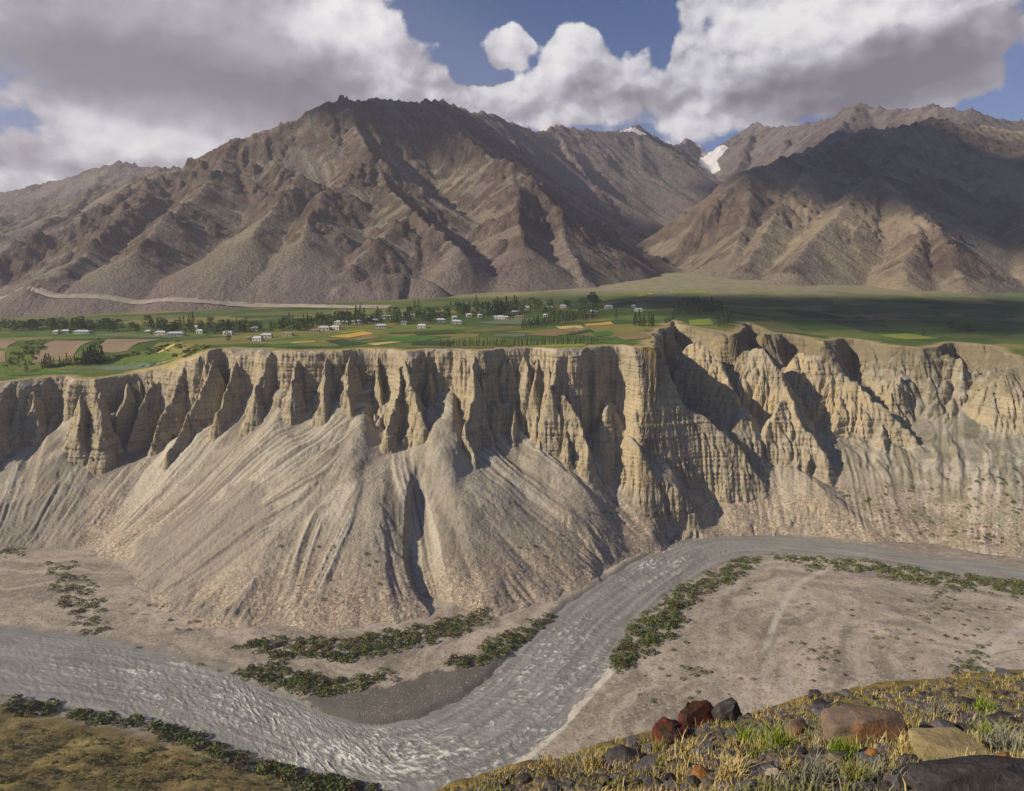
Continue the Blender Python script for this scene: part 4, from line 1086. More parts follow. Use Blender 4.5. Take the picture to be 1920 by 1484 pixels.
# ================================================================== houses of the village
WALLM = [plain_mat("wall_white", (0.46, 0.44, 0.40), (0.60, 0.58, 0.53), .6), plain_mat("wall_mud", (0.36, 0.28, 0.20), (0.46, 0.38, 0.28), .6), plain_mat("wall_cream", (0.55, 0.49, 0.38), (0.66, 0.60, 0.48), .6)]
ROOFM = [plain_mat("roof_sheet", (0.46, 0.48, 0.49), (0.68, 0.69, 0.70), .35, .6), plain_mat("roof_slate", (0.44, 0.47, 0.49), (0.58, 0.60, 0.61), .5, .7), plain_mat("roof_clay", (0.42, 0.31, 0.22), (0.54, 0.42, 0.31), .5)]
GLASSM = plain_mat("window_dark", (0.03, 0.035, 0.04), (0.06, 0.065, 0.07), 1, .2); DOORM = plain_mat("door_wood", (0.12, 0.07, 0.04), (0.2, 0.13, 0.07), 2)
def box_mesh(name, x0, x1, y0, y1, z0, z1):
    v = [(x, y, z) for z in (z0, z1) for y in (y0, y1) for x in (x0, x1)]
    f = [(0, 2, 3, 1), (4, 5, 7, 6), (0, 1, 5, 4), (2, 6, 7, 3), (0, 4, 6, 2), (1, 3, 7, 5)]
    return mesh_np(name, np.array(v), np.array(f), False)
def roof_mesh(w, d, z, rise, over):
    x, y = w / 2 + over, d / 2 + over; i = min(d / 2, w / 3) * .8
    v = [(-x, -y, z), (x, -y, z), (x, y, z), (-x, y, z), (-x, -y, z + .22), (x, -y, z + .22), (x, y, z + .22), (-x, y, z + .22), (-x + i, 0, z + .22 + rise), (x - i, 0, z + .22 + rise)]
    f = [(0, 3, 2, 1), (0, 1, 5, 4), (1, 2, 6, 5), (2, 3, 7, 6), (3, 0, 4, 7), (4, 5, 9, 8), (6, 7, 8, 9)]
    t = [(5, 6, 9), (7, 4, 8)]
    tri = [(a, b, c) for a, b, c, d_ in f] + [(a, c, d_) for a, b, c, d_ in f] + t
    return mesh_np("roof", np.array(v), np.array(tri), False)
HOUSES = [  # px, py of the foot, width px, wall, roof, label
    (152, 627, 28, 0, 0, "long white shed with bright roof standing alone at the left tree line"),
    (122, 626, 14, 1, 0, "low house just left of the long white shed"), (104, 627, 10, 1, 1, "small mud house leftmost in the village"),
    (300, 629, 20, 2, 1, "low cream house at the left end of the village"), (327, 631, 30, 0, 1, "long pale flat house in front of the left poplars"), (276, 627, 10, 1, 1, "little mud house left of the low cream house"),
    (366, 618, 10, 0, 0, "small white house under the trees above the cliff's left end"), (374, 626, 12, 0, 0, "small white house directly below another by dark poplars"),
    (427, 629, 18, 0, 0, "white house beside the tall dark poplar at the terrace corner"), (477, 621, 14, 0, 0, "white house among trees above the three white farm buildings"),
    (482, 640, 18, 0, 0, "white farmhouse nearest the cliff edge"), (499, 634, 20, 0, 0, "white barn behind the farmhouse nearest the cliff"), (464, 639, 8, 1, 2, "small mud hut left of the farmhouse nearest the cliff"),
    (539, 631, 18, 1, 2, "brown mud house with clay roof in the green fields"), (549, 618, 10, 0, 0, "small pale house behind the brown mud house"), (607, 620, 20, 0, 0, "white house left of the golden field"),
    (628, 619, 18, 2, 0, "cream house touching the white one above the golden field"), (590, 624, 16, 1, 2, "low clay-roofed house left of the white pair above the golden field"), (640, 609, 26, 0, 0, "long white building below the bare mauve slope"),
    (669, 608, 20, 0, 0, "white building right of the long one below the bare slope"), (691, 601, 20, 0, 1, "upper grey-roofed house of the stepped pair by tall poplars"), (700, 606, 18, 0, 0, "lower white house of the stepped pair by tall poplars"),
    (729, 598, 28, 0, 0, "long white school-like building at the foot of the rocky knoll"), (758, 598, 22, 0, 0, "white building right of the school-like one"), (773, 596, 10, 0, 0, "small white house beneath the tallest poplar pair"),
    (714, 616, 20, 0, 1, "grey-roofed house right of the golden field"), (757, 609, 10, 0, 0, "little white house between dark round trees"), (791, 616, 16, 0, 0, "white house at the lower middle of the village"), (808, 592, 20, 1, 1, "dark-walled house below the upper orchard"),
    (826, 605, 16, 0, 0, "white house with garden in the village centre"), (852, 600, 9, 0, 0, "small bright-roofed house in the village centre"), (856, 608, 18, 2, 0, "cream bright-roofed house at the field edge in the village centre"),
    (879, 595, 10, 0, 0, "small white house left of the tall central poplars"), (900, 596, 8, 0, 0, "little white house behind the tall central poplars"), (889, 583, 8, 1, 1, "grey-roofed hut up under the mountain"),
    (935, 599, 22, 0, 0, "long white house in front of the dark poplar block"), (949, 600, 7, 0, 0, "small white outbuilding right of the long house"), (974, 598, 15, 1, 2, "reddish mud house right of the white outbuilding"), (965, 590, 14, 1, 1, "brown house half hidden by the poplar block"),
    (922, 580, 8, 0, 0, "small white house at the upper left of the poplar block"), (977, 579, 8, 0, 0, "small white house at the upper right of the poplar block"), (989, 581, 16, 0, 0, "white house with trees on both sides at the upper village"),
    (1031, 580, 12, 2, 1, "grey-roofed house right of the upper village"), (1056, 578, 12, 2, 1, "grey-roofed house farthest up the green fan"), (1023, 596, 8, 0, 1, "small house in the grass below the upper village"),
    (1111, 589, 20, 2, 0, "cream house with bright roof at the right end of the poplar row"), (1142, 579, 14, 0, 0, "lone white house on the fan above the right fields"), (1189, 578, 7, 0, 0, "small white house at the far right of the village"), (1198, 585, 14, 0, 0, "white house below the small one at the far right of the village"),
]
rs = np.random.RandomState(3)
def place_far(px, py):
    return on_plateau(px, py, 560, 2300)
for (px, py, w, wm, rm, lab) in HOUSES:
    p = place_far(px, py)
    W_ = w / FPX * p[1]; D_ = max(5.5, min(9, W_ * .5)); hz = 3.1
    t = empty("village_house", (p[0], p[1] + D_ / 2, p[2] - .1), rs.uniform(-.18, .18))
    tag(t, lab, "house", "houses of the village")
    link("wall", box_mesh("wall", -W_ / 2, W_ / 2, -D_ / 2, D_ / 2, -1, hz), WALLM[wm], t)
    link("roof", roof_mesh(W_, D_, hz, 1.5 if rm < 2 else .5, .5), ROOFM[rm], t)
    nwin = max(1, int(W_ / 4))
    for k in range(nwin + 1):
        cx = -W_ / 2 + (k + .5) * W_ / (nwin + 1)
        if k == nwin // 2: link("door", box_mesh("door", cx - .5, cx + .5, -D_ / 2 - .06, -D_ / 2 + .05, 0, 2.1), DOORM, t)
        else: link("window", box_mesh("window", cx - .6, cx + .6, -D_ / 2 - .05, -D_ / 2 + .05, 1.0, 2.2), GLASSM, t)

# ================================================================== trees
POP_M = leaf_mat("poplar_leaf", (0.022, 0.045, 0.014), (0.055, 0.095, 0.03)); RND_M = leaf_mat("orchard_leaf", (0.03, 0.06, 0.016), (0.08, 0.125, 0.035))
rs = np.random.RandomState(21)
pop_v = []; rnd_v = []
for k in range(5):
    v, f = leafy(rs, 150, .045, lambda u: .115 * math.sin(min(1, u * 1.15 + .12) * math.pi) ** .6 + .015)
    v[:, 2] = .06 + v[:, 2] * .94; pop_v.append(mesh_np("crown", v, f, False)); pop_v[-1].materials.append(POP_M)
    lob = rs.rand(3) * 6
    v, f = leafy(rs, 170, .075, lambda u: .40 * math.sqrt(max(.02, 1 - (u * 1.7 - .75) ** 2 * .9)) * (1 + .15 * math.sin(9 * u + lob[0])))
    v[:, 2] = .16 + v[:, 2] * .84; rnd_v.append(mesh_np("crown", v, f, False)); rnd_v[-1].materials.append(RND_M)
pop_t = trunk_mesh("trunk", .9, .018); rnd_t = trunk_mesh("trunk", .6, .03)
pop_t.materials.append(BARK); rnd_t.materials.append(BARK)
counts = {'poplar_tree': 0, 'orchard_tree': 0}
def tree(px, py, hpx, kind, lab, grp):
    p = place_far(px, py)
    if p[1] < 1000 and G.sample(sd, p[0:1], p[1:2])[0] > -1.5: return
    if counts['poplar_tree' if kind == 'p' else 'orchard_tree'] >= 298: return
    h = 1.6 * hpx / FPX * p[1]
    o = empty("poplar_tree" if kind == 'p' else "orchard_tree", p, rs.rand() * 6.28)
    counts['poplar_tree' if kind == 'p' else 'orchard_tree'] += 1
    s = h * rs.uniform(.85, 1.12); o.scale = (s * rs.uniform(.85, 1.25), s * rs.uniform(.85, 1.25), s)
    tag(o, lab, "tree", grp)
    link("crown", (pop_v if kind == 'p' else rnd_v)[rs.randint(5)], None, o); link("trunk", pop_t if kind == 'p' else rnd_t, None, o)
def row(pts, n, hpx, kind, lab, grp, jit=1.5):
    P = smooth_line(np.array(pts, float), n, 1)
    for q in P: tree(q[0] + rs.uniform(-jit, jit), q[1] + rs.uniform(-.8, .8), hpx * rs.uniform(.75, 1.2), kind, lab, grp)
row([(828, 651), (900, 650), (1000, 648), (1120, 645)], 62, 9, 'p', "small slim tree in the row along the cliff edge", "tree row along the cliff edge", 2)
row([(978, 616), (1030, 609), (1080, 603), (1120, 596)], 40, 11, 'p', "slim poplar in the double row below the upper village", "poplar row below the upper village")
row([(985, 611), (1040, 604), (1110, 594)], 22, 9, 'p', "slim poplar in the double row below the upper village", "poplar row below the upper village")
row([(914, 595), (955, 589), (970, 584)], 18, 17, 'p', "tall poplar in the dark block behind the long white house", "poplar block in the village")
row([(1262, 603), (1268, 590), (1300, 587), (1350, 588), (1368, 600), (1360, 612), (1345, 614)], 34, 15, 'p', "dark poplar around the round green meadow by the ravine", "poplars round the meadow")
row([(1346, 600), (1368, 608)], 9, 14, 'p', "dark poplar around the round green meadow by the ravine", "poplars round the meadow", 6)
row([(1188, 612), (1224, 612)], 9, 16, 'p', "poplar of the clump at the left lip of the ravine", "poplar clump by the ravine", 3)
row([(78, 692), (100, 690)], 7, 15, 'p', "poplar of the small square clump on the low left terrace", "poplar clump on the low terrace")
row([(114, 688), (128, 686), (160, 686)], 8, 12, 'p', "poplar in the short line on the low left terrace", "poplar line on the low terrace")
row([(160, 685), (194, 683)], 10, 19, 'p', "tall poplar of the dense square clump on the low terrace", "dense poplar clump on the low terrace")
tree(50, 700, 15, 'p', "lone dark poplar leftmost on the low terrace", None); tree(1655, 626, 17, 'p', "lone tall poplar on the dark right-hand fields", None); tree(1731, 631, 12, 'p', "lone slim poplar right of the taller one on the right fields", None)
tree(428, 640, 26, 'p', "tall dark poplar in front of the terrace corner house", None); tree(785, 588, 17, 'p', "tallest poplar at the mountain foot in mid village", None); tree(778, 589, 15, 'p', "second tall poplar close left of the tallest in mid village", None); tree(905, 600, 24, 'p', "tall central poplar rising over the village centre", None)
tree(1641, 603, 6, 'p', "tiny poplar far up the right fields", None)
for (px, py, h) in [(355, 612, 14), (362, 611, 16), (345, 612, 13), (338, 613, 12), (394, 613, 12), (430, 618, 12), (444, 617, 12), (462, 616, 14), (508, 622, 14), (543, 612, 15), (550, 612, 13), (570, 612, 15), (577, 612, 15), (585, 613, 11), (652, 600, 14), (668, 600, 17), (676, 600, 17), (683, 599, 15), (708, 596, 14), (732, 594, 12), (738, 594, 10), (764, 594, 12), (770, 592, 12), (745, 608, 14), (750, 607, 14), (893, 580, 15), (858, 588, 12), (864, 587, 12), (870, 586, 13), (880, 585, 12), (1155, 600, 12), (838, 586, 10), (845, 585, 12), (995, 582, 8), (1003, 582, 9)]:
    tree(px, py, h, 'p', "poplar standing between the village houses", "poplars between the houses")
for (poly, n, h, lab, grp) in [
    ([(335, 612), (460, 616), (560, 610), (640, 602), (640, 612), (560, 622), (430, 628), (340, 626)], 66, 10, "round orchard tree in the left half of the village", "orchard trees of the left village"),
    ([(640, 600), (740, 594), (800, 588), (900, 578), (900, 590), (800, 606), (700, 612), (640, 612)], 74, 10, "round orchard tree in the middle of the village", "orchard trees of the middle village"),
    ([(900, 576), (1000, 570), (1060, 572), (1110, 575), (1120, 592), (1000, 594), (900, 592)], 48, 8, "round orchard tree in the upper village", "orchard trees of the upper village"),
    ([(0, 612), (180, 612), (335, 615), (335, 625), (200, 624), (0, 622)], 84, 10, "dark tree in the long line at the foot of the left slope", "tree line below the left slope"),
    ([(1090, 570), (1120, 562), (1125, 568), (1095, 578)], 9, 8, "round tree in the small wood on the fan", "small wood on the fan"),
    ([(1770, 618), (1830, 620), (1830, 624), (1770, 622)], 9, 7, "dark bush-like tree in the far right hedge", "far right hedge")]:
    for q in sample_poly(poly, n, rs): tree(q[0], q[1], h * rs.uniform(.65, 1.35), 'o', lab, grp)
print("village", counts, round(time.time() - T0, 1))

# ================================================================== shrubs
rs = np.random.RandomState(31)
SH_M = leaf_mat("scrub_leaf", (0.042, 0.068, 0.017), (0.125, 0.155, 0.042), .5); SH_D = leaf_mat("dry_scrub_leaf", (0.07, 0.045, 0.018), (0.16, 0.12, 0.045), .6)
SH_L = leaf_mat('light_scrub_leaf', (0.08, 0.10, 0.025), (0.20, 0.21, 0.06), .5); SH_G = leaf_mat('sage_scrub_leaf', (0.07, 0.08, 0.05), (0.16, 0.165, 0.10), .5)
shr = []
for k in range(6):
    v, f = leafy(rs, 70, .20, lambda u: .95 * math.sqrt(max(0.03, 1 - u ** 1.6)))
    v[:, 2] *= .85
    shr.append((v, f))
shr_me = []
for k, (v, f) in enumerate(shr):
    me = mesh_np("shrub", v, f, False); me.materials.append([SH_M, SH_M, SH_L, SH_G, SH_M, SH_D][k]); shr_me.append(me)
def shrub_things(pts, sizes, labs, name, cat, grp, nmax, stuff_name, stuff_lab):
    px, py = to_px(pts[:, 0], pts[:, 1], pts[:, 2])
    big = np.argsort(-(sizes / pts[:, 1]))
    vis = [i for i in big if -20 < px[i] < 1940 and py[i] < 1500]
    for i in vis[:nmax]:
        o = link(name, shr_me[rs.choice(6, p=[.18, .18, .18, .18, .18, .10])]); o.location = pts[i] - np.array([0, 0, .12 * sizes[i]])
        s = sizes[i]; o.scale = (s * rs.uniform(.8, 1.3), s * rs.uniform(.8, 1.3), s * rs.uniform(.5, 1.25)); o.rotation_euler = (0, 0, rs.rand() * 6.28)
        tag(o, labs[i], cat, grp)
    rest = vis[nmax:]
    if rest:
        V = []; F = []; off = 0
        for i in rest:
            v, f = shr[rs.randint(6)]; a = rs.rand() * 6.28; ca, sa = math.cos(a), math.sin(a); s = sizes[i]
            f = f[: 2 * (26 if s / pts[i, 1] < .004 else 50)]; v = v[: f.max() + 1]
            w = np.stack([(v[:, 0] * ca - v[:, 1] * sa), (v[:, 0] * sa + v[:, 1] * ca), v[:, 2] * .8], 1) * s + pts[i] - np.array([0, 0, .12 * s])
            V.append(w); F.append(f + off); off += len(v)
        me = mesh_np(stuff_name, np.vstack(V), np.vstack(F), False)
        for mm in (SH_M, SH_L, SH_G, SH_D): me.materials.append(mm)
        pick = np.concatenate([np.full(len(f), k % 7 if k % 7 < 4 else 0) for k, f in enumerate(F)])
        me.polygons.foreach_set("material_index", pick.astype(np.int32))
        o = link(stuff_name, me); tag(o, stuff_lab, "scrub", kind="stuff")
THICK = [  # polygon in the photograph, how many, size in metres, label
    ([(1146, 1256), (1165, 1200), (1215, 1150), (1290, 1090), (1400, 1044), (1425, 1056), (1385, 1085), (1310, 1118), (1262, 1178), (1232, 1212), (1170, 1262)], 620, 2.6, "olive bush in the broad thicket on the inner bank of the river bend"),
    ([(1400, 1042), (1475, 1042), (1560, 1046), (1750, 1071), (1920, 1093), (1925, 1114), (1800, 1106), (1690, 1088), (1560, 1060), (1480, 1054)], 480, 2.6, "green bush in the long strip along the near bank at right"),
    ([(1512, 1060), (1570, 1054), (1592, 1064), (1512, 1072)], 46, 2.2, "bush of the small island clump on the pale flat inside the bend"),
    ([(440, 1218), (500, 1196), (640, 1203), (760, 1182), (900, 1150), (925, 1160), (820, 1202), (650, 1240), (560, 1236)], 620, 2.3, "green bush in the curved belt below the middle scree fan"),
    ([(842, 1246), (940, 1196), (1046, 1150), (1056, 1160), (955, 1224), (872, 1252)], 270, 2.3, "bush on the far river bank right of the wet gravel bar"),
    ([(418, 1262), (520, 1252), (650, 1278), (735, 1262), (740, 1275), (660, 1292), (600, 1306), (500, 1286)], 270, 2.2, "bush on the far bank left of the wet gravel bar"),
    ([(80, 1056), (140, 1062), (190, 1112), (205, 1192), (165, 1190), (105, 1130)], 190, 2.2, "dark green bush in the patch on the left gravel flat"), ([(0, 1034), (40, 1030), (50, 1046), (0, 1052)], 22, 2.4, "bush at the left edge below the muddy fan"),
    ([(0, 1312), (150, 1330), (300, 1352), (420, 1394), (520, 1440), (650, 1470), (745, 1490), (600, 1488), (480, 1448), (400, 1420), (280, 1374), (100, 1346), (0, 1338)], 460, 2.7, "dark bush in the hedge-like strip on the near left river bank"),
    ([(1800, 1222), (1846, 1212), (1842, 1262), (1792, 1268)], 50, 2.0, "bush of the dark clump at the right just above the foreground slope"), ([(1190, 1195), (1240, 1170), (1250, 1200), (1200, 1225)], 50, 1.8, "olive bush in the broad thicket on the inner bank of the river bend"), ([(255, 1218), (420, 1262), (400, 1266), (250, 1226)], 70, 1.5, "low brownish bush edging the far left bank"),
    ([(1720, 1100), (1790, 1095), (1800, 1150), (1740, 1160)], 40, 1.6, "bush of the loose group on the right-hand gravel flat"), ([(1500, 1210), (1580, 1215), (1570, 1245), (1510, 1240)], 40, 1.2, "low bush of the reddish patch in the middle of the flat"), ([(1640, 1170), (1710, 1180), (1700, 1205), (1630, 1205)], 24, 1.3, "bush of the small patch right of the flat's middle"), ([(200, 1120), (330, 1135), (320, 1165), (210, 1160)], 40, 1.2, "low bush scattered right of the left flat's dark patch"), ([(1280, 1255), (1330, 1255), (1330, 1280), (1285, 1282)], 22, 1.5, "bush of the clump on the flat nearest the red rocks")]
DOTS = [([(490, 1000), (780, 960), (815, 1140), (560, 1150)], 80, 1.1, "small dark shrub on the stony middle scree fan"), ([(600, 780), (760, 800), (760, 960), (560, 960)], 110, .7, "tiny shrub high on the middle scree fan"), ([(960, 960), (1170, 980), (1100, 1070), (980, 1060)], 50, 1.1, "small shrub on the fan right of the winding gully"), ([(1090, 958), (1170, 965), (1160, 985), (1100, 975)], 22, 1.5, "shrub along the top of the river-cut bank"),
        ([(1560, 920), (1920, 880), (1920, 1030), (1680, 1005)], 520, 1.3, "shrub dotted over the slope above the river at right"), ([(1600, 700), (1700, 690), (1780, 860), (1700, 880)], 140, 1.0, "small shrub in the ravine left of the pale ribbed spur"), ([(1820, 740), (1920, 800), (1920, 900), (1850, 880)], 110, 1.0, "small shrub on the slopes at the far right"), ([(1250, 690), (1340, 740), (1400, 800), (1350, 790)], 60, 1.1, "shrub in the shaded ravine behind the great buttress"), ([(1500, 700), (1640, 850), (1600, 860), (1520, 780)], 100, 1.1, "shrub in the ravine left of the golden spur"),
        ([(1200, 1200), (1500, 1070), (1780, 1100), (1900, 1160), (1700, 1270), (1400, 1300), (1200, 1330)], 190, 1.0, "lone small shrub on the wide grey flat inside the bend"), ([(1700, 1080), (1920, 1110), (1920, 1220), (1720, 1200)], 120, 1.1, "shrub at the right end of the wide flat"), ([(220, 1060), (330, 1130), (480, 1190), (300, 1180)], 36, 1.0, "shrub at the toe of the left mud fans"), ([(0, 1360), (300, 1400), (600, 1480), (0, 1484)], 170, 1.3, "low shrub on the yellow grass slope at the bottom left")]
def shrub_set(lst, ok, nmax, name, cat, grp, stuff_name, stuff_lab):
    P = []; S = []; L = []
    for poly, n, s, lab in lst:
        q = sample_poly(poly, n, rs); q = q + rs.randn(*q.shape) * np.array([7, 3.5]); h_ = hit_valley(q[:, 0], q[:, 1]); h_ = h_[ok(h_)]
        keep_ = fbm(h_[:, 0] / 11, h_[:, 1] / 11, 2, 715) > -.45; h_ = h_[keep_]
        P.append(h_); S.append(s * rs.uniform(.3, 1.0, len(h_)) ** 1.2 * 1.5); L += [lab] * len(h_)
    shrub_things(np.vstack(P), np.concatenate(S), L, name, cat, grp, nmax, stuff_name, stuff_lab)
shrub_set(THICK, lambda h_: FG.sample(FR_, h_[:, 0], h_[:, 1]) > -.5, 295, "riverside_bush", "bush", "bushes of the riverside thickets", "riverside_scrub", "dense green scrub along the river banks")
shrub_set(DOTS, lambda h_: (FG.sample(FR_, h_[:, 0], h_[:, 1]) > 1) | (h_[:, 1] > 600), 295, "desert_shrub", "shrub", "shrubs dotted over gravel and scree", "desert_scrub", "tiny far shrubs sprinkled over scree and ravines")
P = []; S = []; L = []
for poly, n, s, lab in [([(0, 692), (60, 686), (96, 642), (70, 636), (36, 650)], 70, 2.0, "dense bush in the leftmost gully between brown banks"), ([(134, 680), (160, 682), (200, 640), (186, 636)], 48, 1.9, "dense bush in the second gully between brown banks"), ([(196, 672), (260, 662), (320, 645), (332, 640), (352, 652), (300, 664), (230, 672)], 70, 2.0, "dense bush in the belt below the third brown bank"), ([(320, 670), (365, 650), (400, 648), (350, 672)], 48, 2.2, "dense bush behind the terrace corner"), ([(250, 690), (300, 680), (305, 684), (260, 694)], 8, 1.6, "round bush alone on the low green terrace")]:
    q = sample_poly(poly, n, rs); h_ = np.array([on_plateau(*w) for w in q]); P.append(h_); S.append(s * rs.uniform(.6, 1.3, n)); L += [lab] * n
shrub_things(np.vstack(P), np.concatenate(S), L, "gully_bush", "bush", "bushes in the terrace gullies", 290, "gully_scrub", "scrub in the terrace gullies")
print("shrubs", round(time.time() - T0, 1))

# grass clumps on the near left bank
for nm, mt, n, s_, lab in [("bank_grass", leaf_mat("bank_straw", (0.16, 0.125, 0.05), (0.36, 0.28, 0.12), 0), 2300, 1.0, "yellow bunch grass on the near left bank"), ("bank_herbs", leaf_mat("bank_olive", (0.06, 0.06, 0.02), (0.16, 0.14, 0.05), 0), 1300, .95, "olive herbs on the near left bank")]:
    q = sample_poly([(-10, 1345), (200, 1375), (400, 1425), (560, 1478), (700, 1492), (-10, 1492)], n, rs); h_ = hit_valley(q[:, 0], q[:, 1])
    h_ = h_[fbm(h_[:, 0] / 9, h_[:, 1] / 9, 3, 700 + len(nm)) > -.25]
    V = []; F = []; off = 0
    for c in h_:
        v, f = shr[rs.randint(6)]; f = f[:28]; v = v[: f.max() + 1]; s1_ = s_ * rs.uniform(.5, 1.5)
        V.append(v * np.array([s1_, s1_, s1_ * .55]) + c); F.append(f + off); off += len(v)
    tag(link(nm, mesh_np(nm, np.vstack(V), np.vstack(F), False), mt), lab, "grass", kind="stuff")
# ================================================================== loose stones of scree and banks
def stones(name, lab, pts, size, mat, seed):
    r = np.random.RandomState(seed); n = len(pts)
    o8 = np.array([(1, 0, 0), (-1, 0, 0), (0, 1, 0), (0, -1, 0), (0, 0, 1), (0, 0, -1)], float)
    f8 = np.array([(0, 2, 4), (2, 1, 4), (1, 3, 4), (3, 0, 4), (2, 0, 5), (1, 2, 5), (3, 1, 5), (0, 3, 5)])
    V = o8[None] * r.uniform(.6, 1.3, (n, 6, 1)) * np.stack([size, size, size * .75], 1)[:, None, :] + r.uniform(-.25, .25, (n, 6, 3)) * size[:, None, None]
    a = r.rand(n) * 6.28; c, s = np.cos(a)[:, None], np.sin(a)[:, None]
    V = np.stack([V[..., 0] * c - V[..., 1] * s, V[..., 0] * s + V[..., 1] * c, V[..., 2]], -1) + pts[:, None, :]
    F = (f8[None] + 6 * np.arange(n)[:, None, None]).reshape(-1, 3)
    o = link(name, mesh_np(name, V.reshape(-1, 3), F, False), mat); tag(o, lab, "stones", kind="stuff")
STONE_M, g_, b_, pos_ = new_mat("loose_stone")
sv = g_.new('ShaderNodeSeparateColor'); g_.l.new(g_.voronoi(pos_, .35, 'Color'), sv.inputs[0])
g_.put(b_.inputs['Base Color'], g_.ramp(sv.outputs[0], [(0, (0.13, 0.105, 0.085)), (.5, (0.29, 0.23, 0.175)), (1, (0.46, 0.40, 0.33))]))
P = []
for poly, n in [([(520, 1010), (780, 960), (825, 1140), (640, 1165), (500, 1140)], 3600), ([(850, 1060), (960, 1010), (1100, 960), (1170, 990), (1090, 1080), (900, 1150)], 3400), ([(200, 1060), (330, 1100), (480, 1160), (330, 1170)], 700), ([(1560, 930), (1900, 900), (1900, 1030), (1660, 1005)], 1500)]:
    q = sample_poly(poly, n, rs); P.append(hit_valley(q[:, 0], q[:, 1]))
P = np.vstack(P); stones("scree_stones", "reddish loose stones covering the lower scree fans", P, RNG.uniform(.18, .6, len(P)) ** 1.3, STONE_M, 41)
P = []
for poly, n in [([(1140, 1260), (1300, 1120), (1500, 1070), (1900, 1120), (1900, 1250), (1500, 1330), (1250, 1360), (1000, 1440)], 3000), ([(0, 1060), (300, 1130), (480, 1200), (250, 1210), (0, 1175)], 1200), ([(590, 1290), (760, 1250), (930, 1230), (900, 1280), (760, 1350), (690, 1352)], 1500), ([(480, 1190), (800, 1180), (1000, 1130), (840, 1240), (600, 1255)], 1400)]:
    q = sample_poly(poly, n, rs); P.append(hit_valley(q[:, 0], q[:, 1]))
# pale and dark cobbles edging the water
eb = np.vstack([fb[::1] + (fb - nbk) / wid[:, None] * RNG.uniform(-.2, 1.6, (len(fb), 1)), nbk + (nbk - fb) / wid[:, None] * RNG.uniform(-.2, 1.8, (len(fb), 1))])
eb = eb[(eb[:, 1] < 640)]
P.append(np.c_[eb, FG.sample(FZ_, eb[:, 0], eb[:, 1])]); P = np.vstack(P)
stones("river_cobbles", "grey cobbles scattered over the gravel flats and banks", P, RNG.uniform(.15, .5, len(P)) ** 1.2, STONE_M, 42)
# ================================================================== FOREGROUND HILLSIDE
CREST_PX = [(-900, 1900, 9), (-300, 1750, 10), (300, 1620, 11), (600, 1555, 11.8), (760, 1510, 12.4), (830, 1486, 12.8), (870, 1470, 13.2), (950, 1449, 14), (1050, 1424, 15), (1130, 1400, 16), (1220, 1378, 17.4), (1300, 1356, 18.5), (1400, 1338, 19.5),
            (1480, 1316, 20.5), (1560, 1300, 21.5), (1650, 1284, 23), (1780, 1270, 25), (1920, 1256, 28), (2150, 1240, 33), (2600, 1220, 42)]
CR = np.array([at(*p) for p in CREST_PX])
ca_ = CR[:, 0] / CR[:, 1]
def fg_base(x, y):
    a = x / y
    yc = np.interp(a, ca_, CR[:, 1]); zc = np.interp(a, ca_, CR[:, 2])
    front = 198.25 + (zc - 198.25) * np.minimum(y / yc, 1.0)
    over = np.maximum(y - yc, 0)
    back = 1.05 * over - 0.9 * (1 - np.exp(-over / 0.9)) * .6
    return front - back, over
def fg_z(x, y):
    z, over = fg_base(x, y)
    k = sstep(1.5, 6, y)
    amp = 1 + sstep(30, 70, y) * 5
    return z + k * amp * (0.13 * fbm(x / 2.3, y / 2.3, 4, 501) + 0.05 * fbm(x / .5, y / .5, 2, 505))
na = 380
aa = np.linspace(-0.40, 0.86, na); yy = np.r_[np.linspace(3.5, 32, 250), 32 * (205 / 32.0) ** np.linspace(0.02, 1, 60)]
HX = aa[None, :] * yy[:, None]; HY = np.repeat(yy[:, None], na, 1); HZ = fg_z(HX, HY)
m, g, b, pos = new_mat("hillside_turf")
n1 = g.noise(pos, .9, 5, .65); n2 = g.noise(pos, 6, 5, .7)
col = g.ramp(g.math('ADD', g.math('MULTIPLY', n1, .6), g.math('MULTIPLY', n2, .4)), [(.30, (0.06, 0.05, 0.035)), (.44, (0.16, 0.115, 0.045)), (.56, (0.24, 0.185, 0.06)), (.70, (0.34, 0.27, 0.12))])
g.put(b.inputs['Base Color'], g.mix(g.rng(g.noise(pos, .5, 3, .5), .5, .65, 0, .6), col, (0.17, 0.165, 0.03)))
g.put(b.inputs['Normal'], g.bump(n2, .8, .08))
o = link("hillside", mesh_np("hillside", np.stack([HX, HY, HZ], -1).reshape(-1, 3), grid_faces(len(yy), na)), m)
tag(o, "grassy stony hillside falling away below the viewpoint", kind="structure")
FY_ = np.arange(4, 46, .05); FZG = fg_z(aa[:, None] * FY_[None, :], np.repeat(FY_[None, :], na, 0))
def on_fg_many(q):
    q = np.asarray(q, float); A_ = (q[:, 0] - 960) / FPX; B_ = (742 - q[:, 1]) / FPX
    dy = CP + B_ * SP; dz = -SP + B_ * CP; a = A_ / dy
    f = np.clip((a - aa[0]) / (aa[1] - aa[0]), 0, na - 1.001); i = f.astype(int); f = (f - i)[:, None]
    g_h = FZG[i] * (1 - f) + FZG[i + 1] * f
    z = CAM[2] + (dz / dy)[:, None] * FY_[None, :]
    hit = z < g_h; k = np.where(hit.any(1), np.argmax(hit, 1), len(FY_) - 1)
    r = np.arange(len(q))
    return np.stack([a * FY_[k], FY_[k], g_h[r, k]], 1)
def on_fg(px, py):
    for k in range(12):
        p = on_fg_many([(px, py + 5 * k)])[0]
        if p[1] < np.interp(p[0] / p[1], ca_, CR[:, 1]) + .3: break
    return p
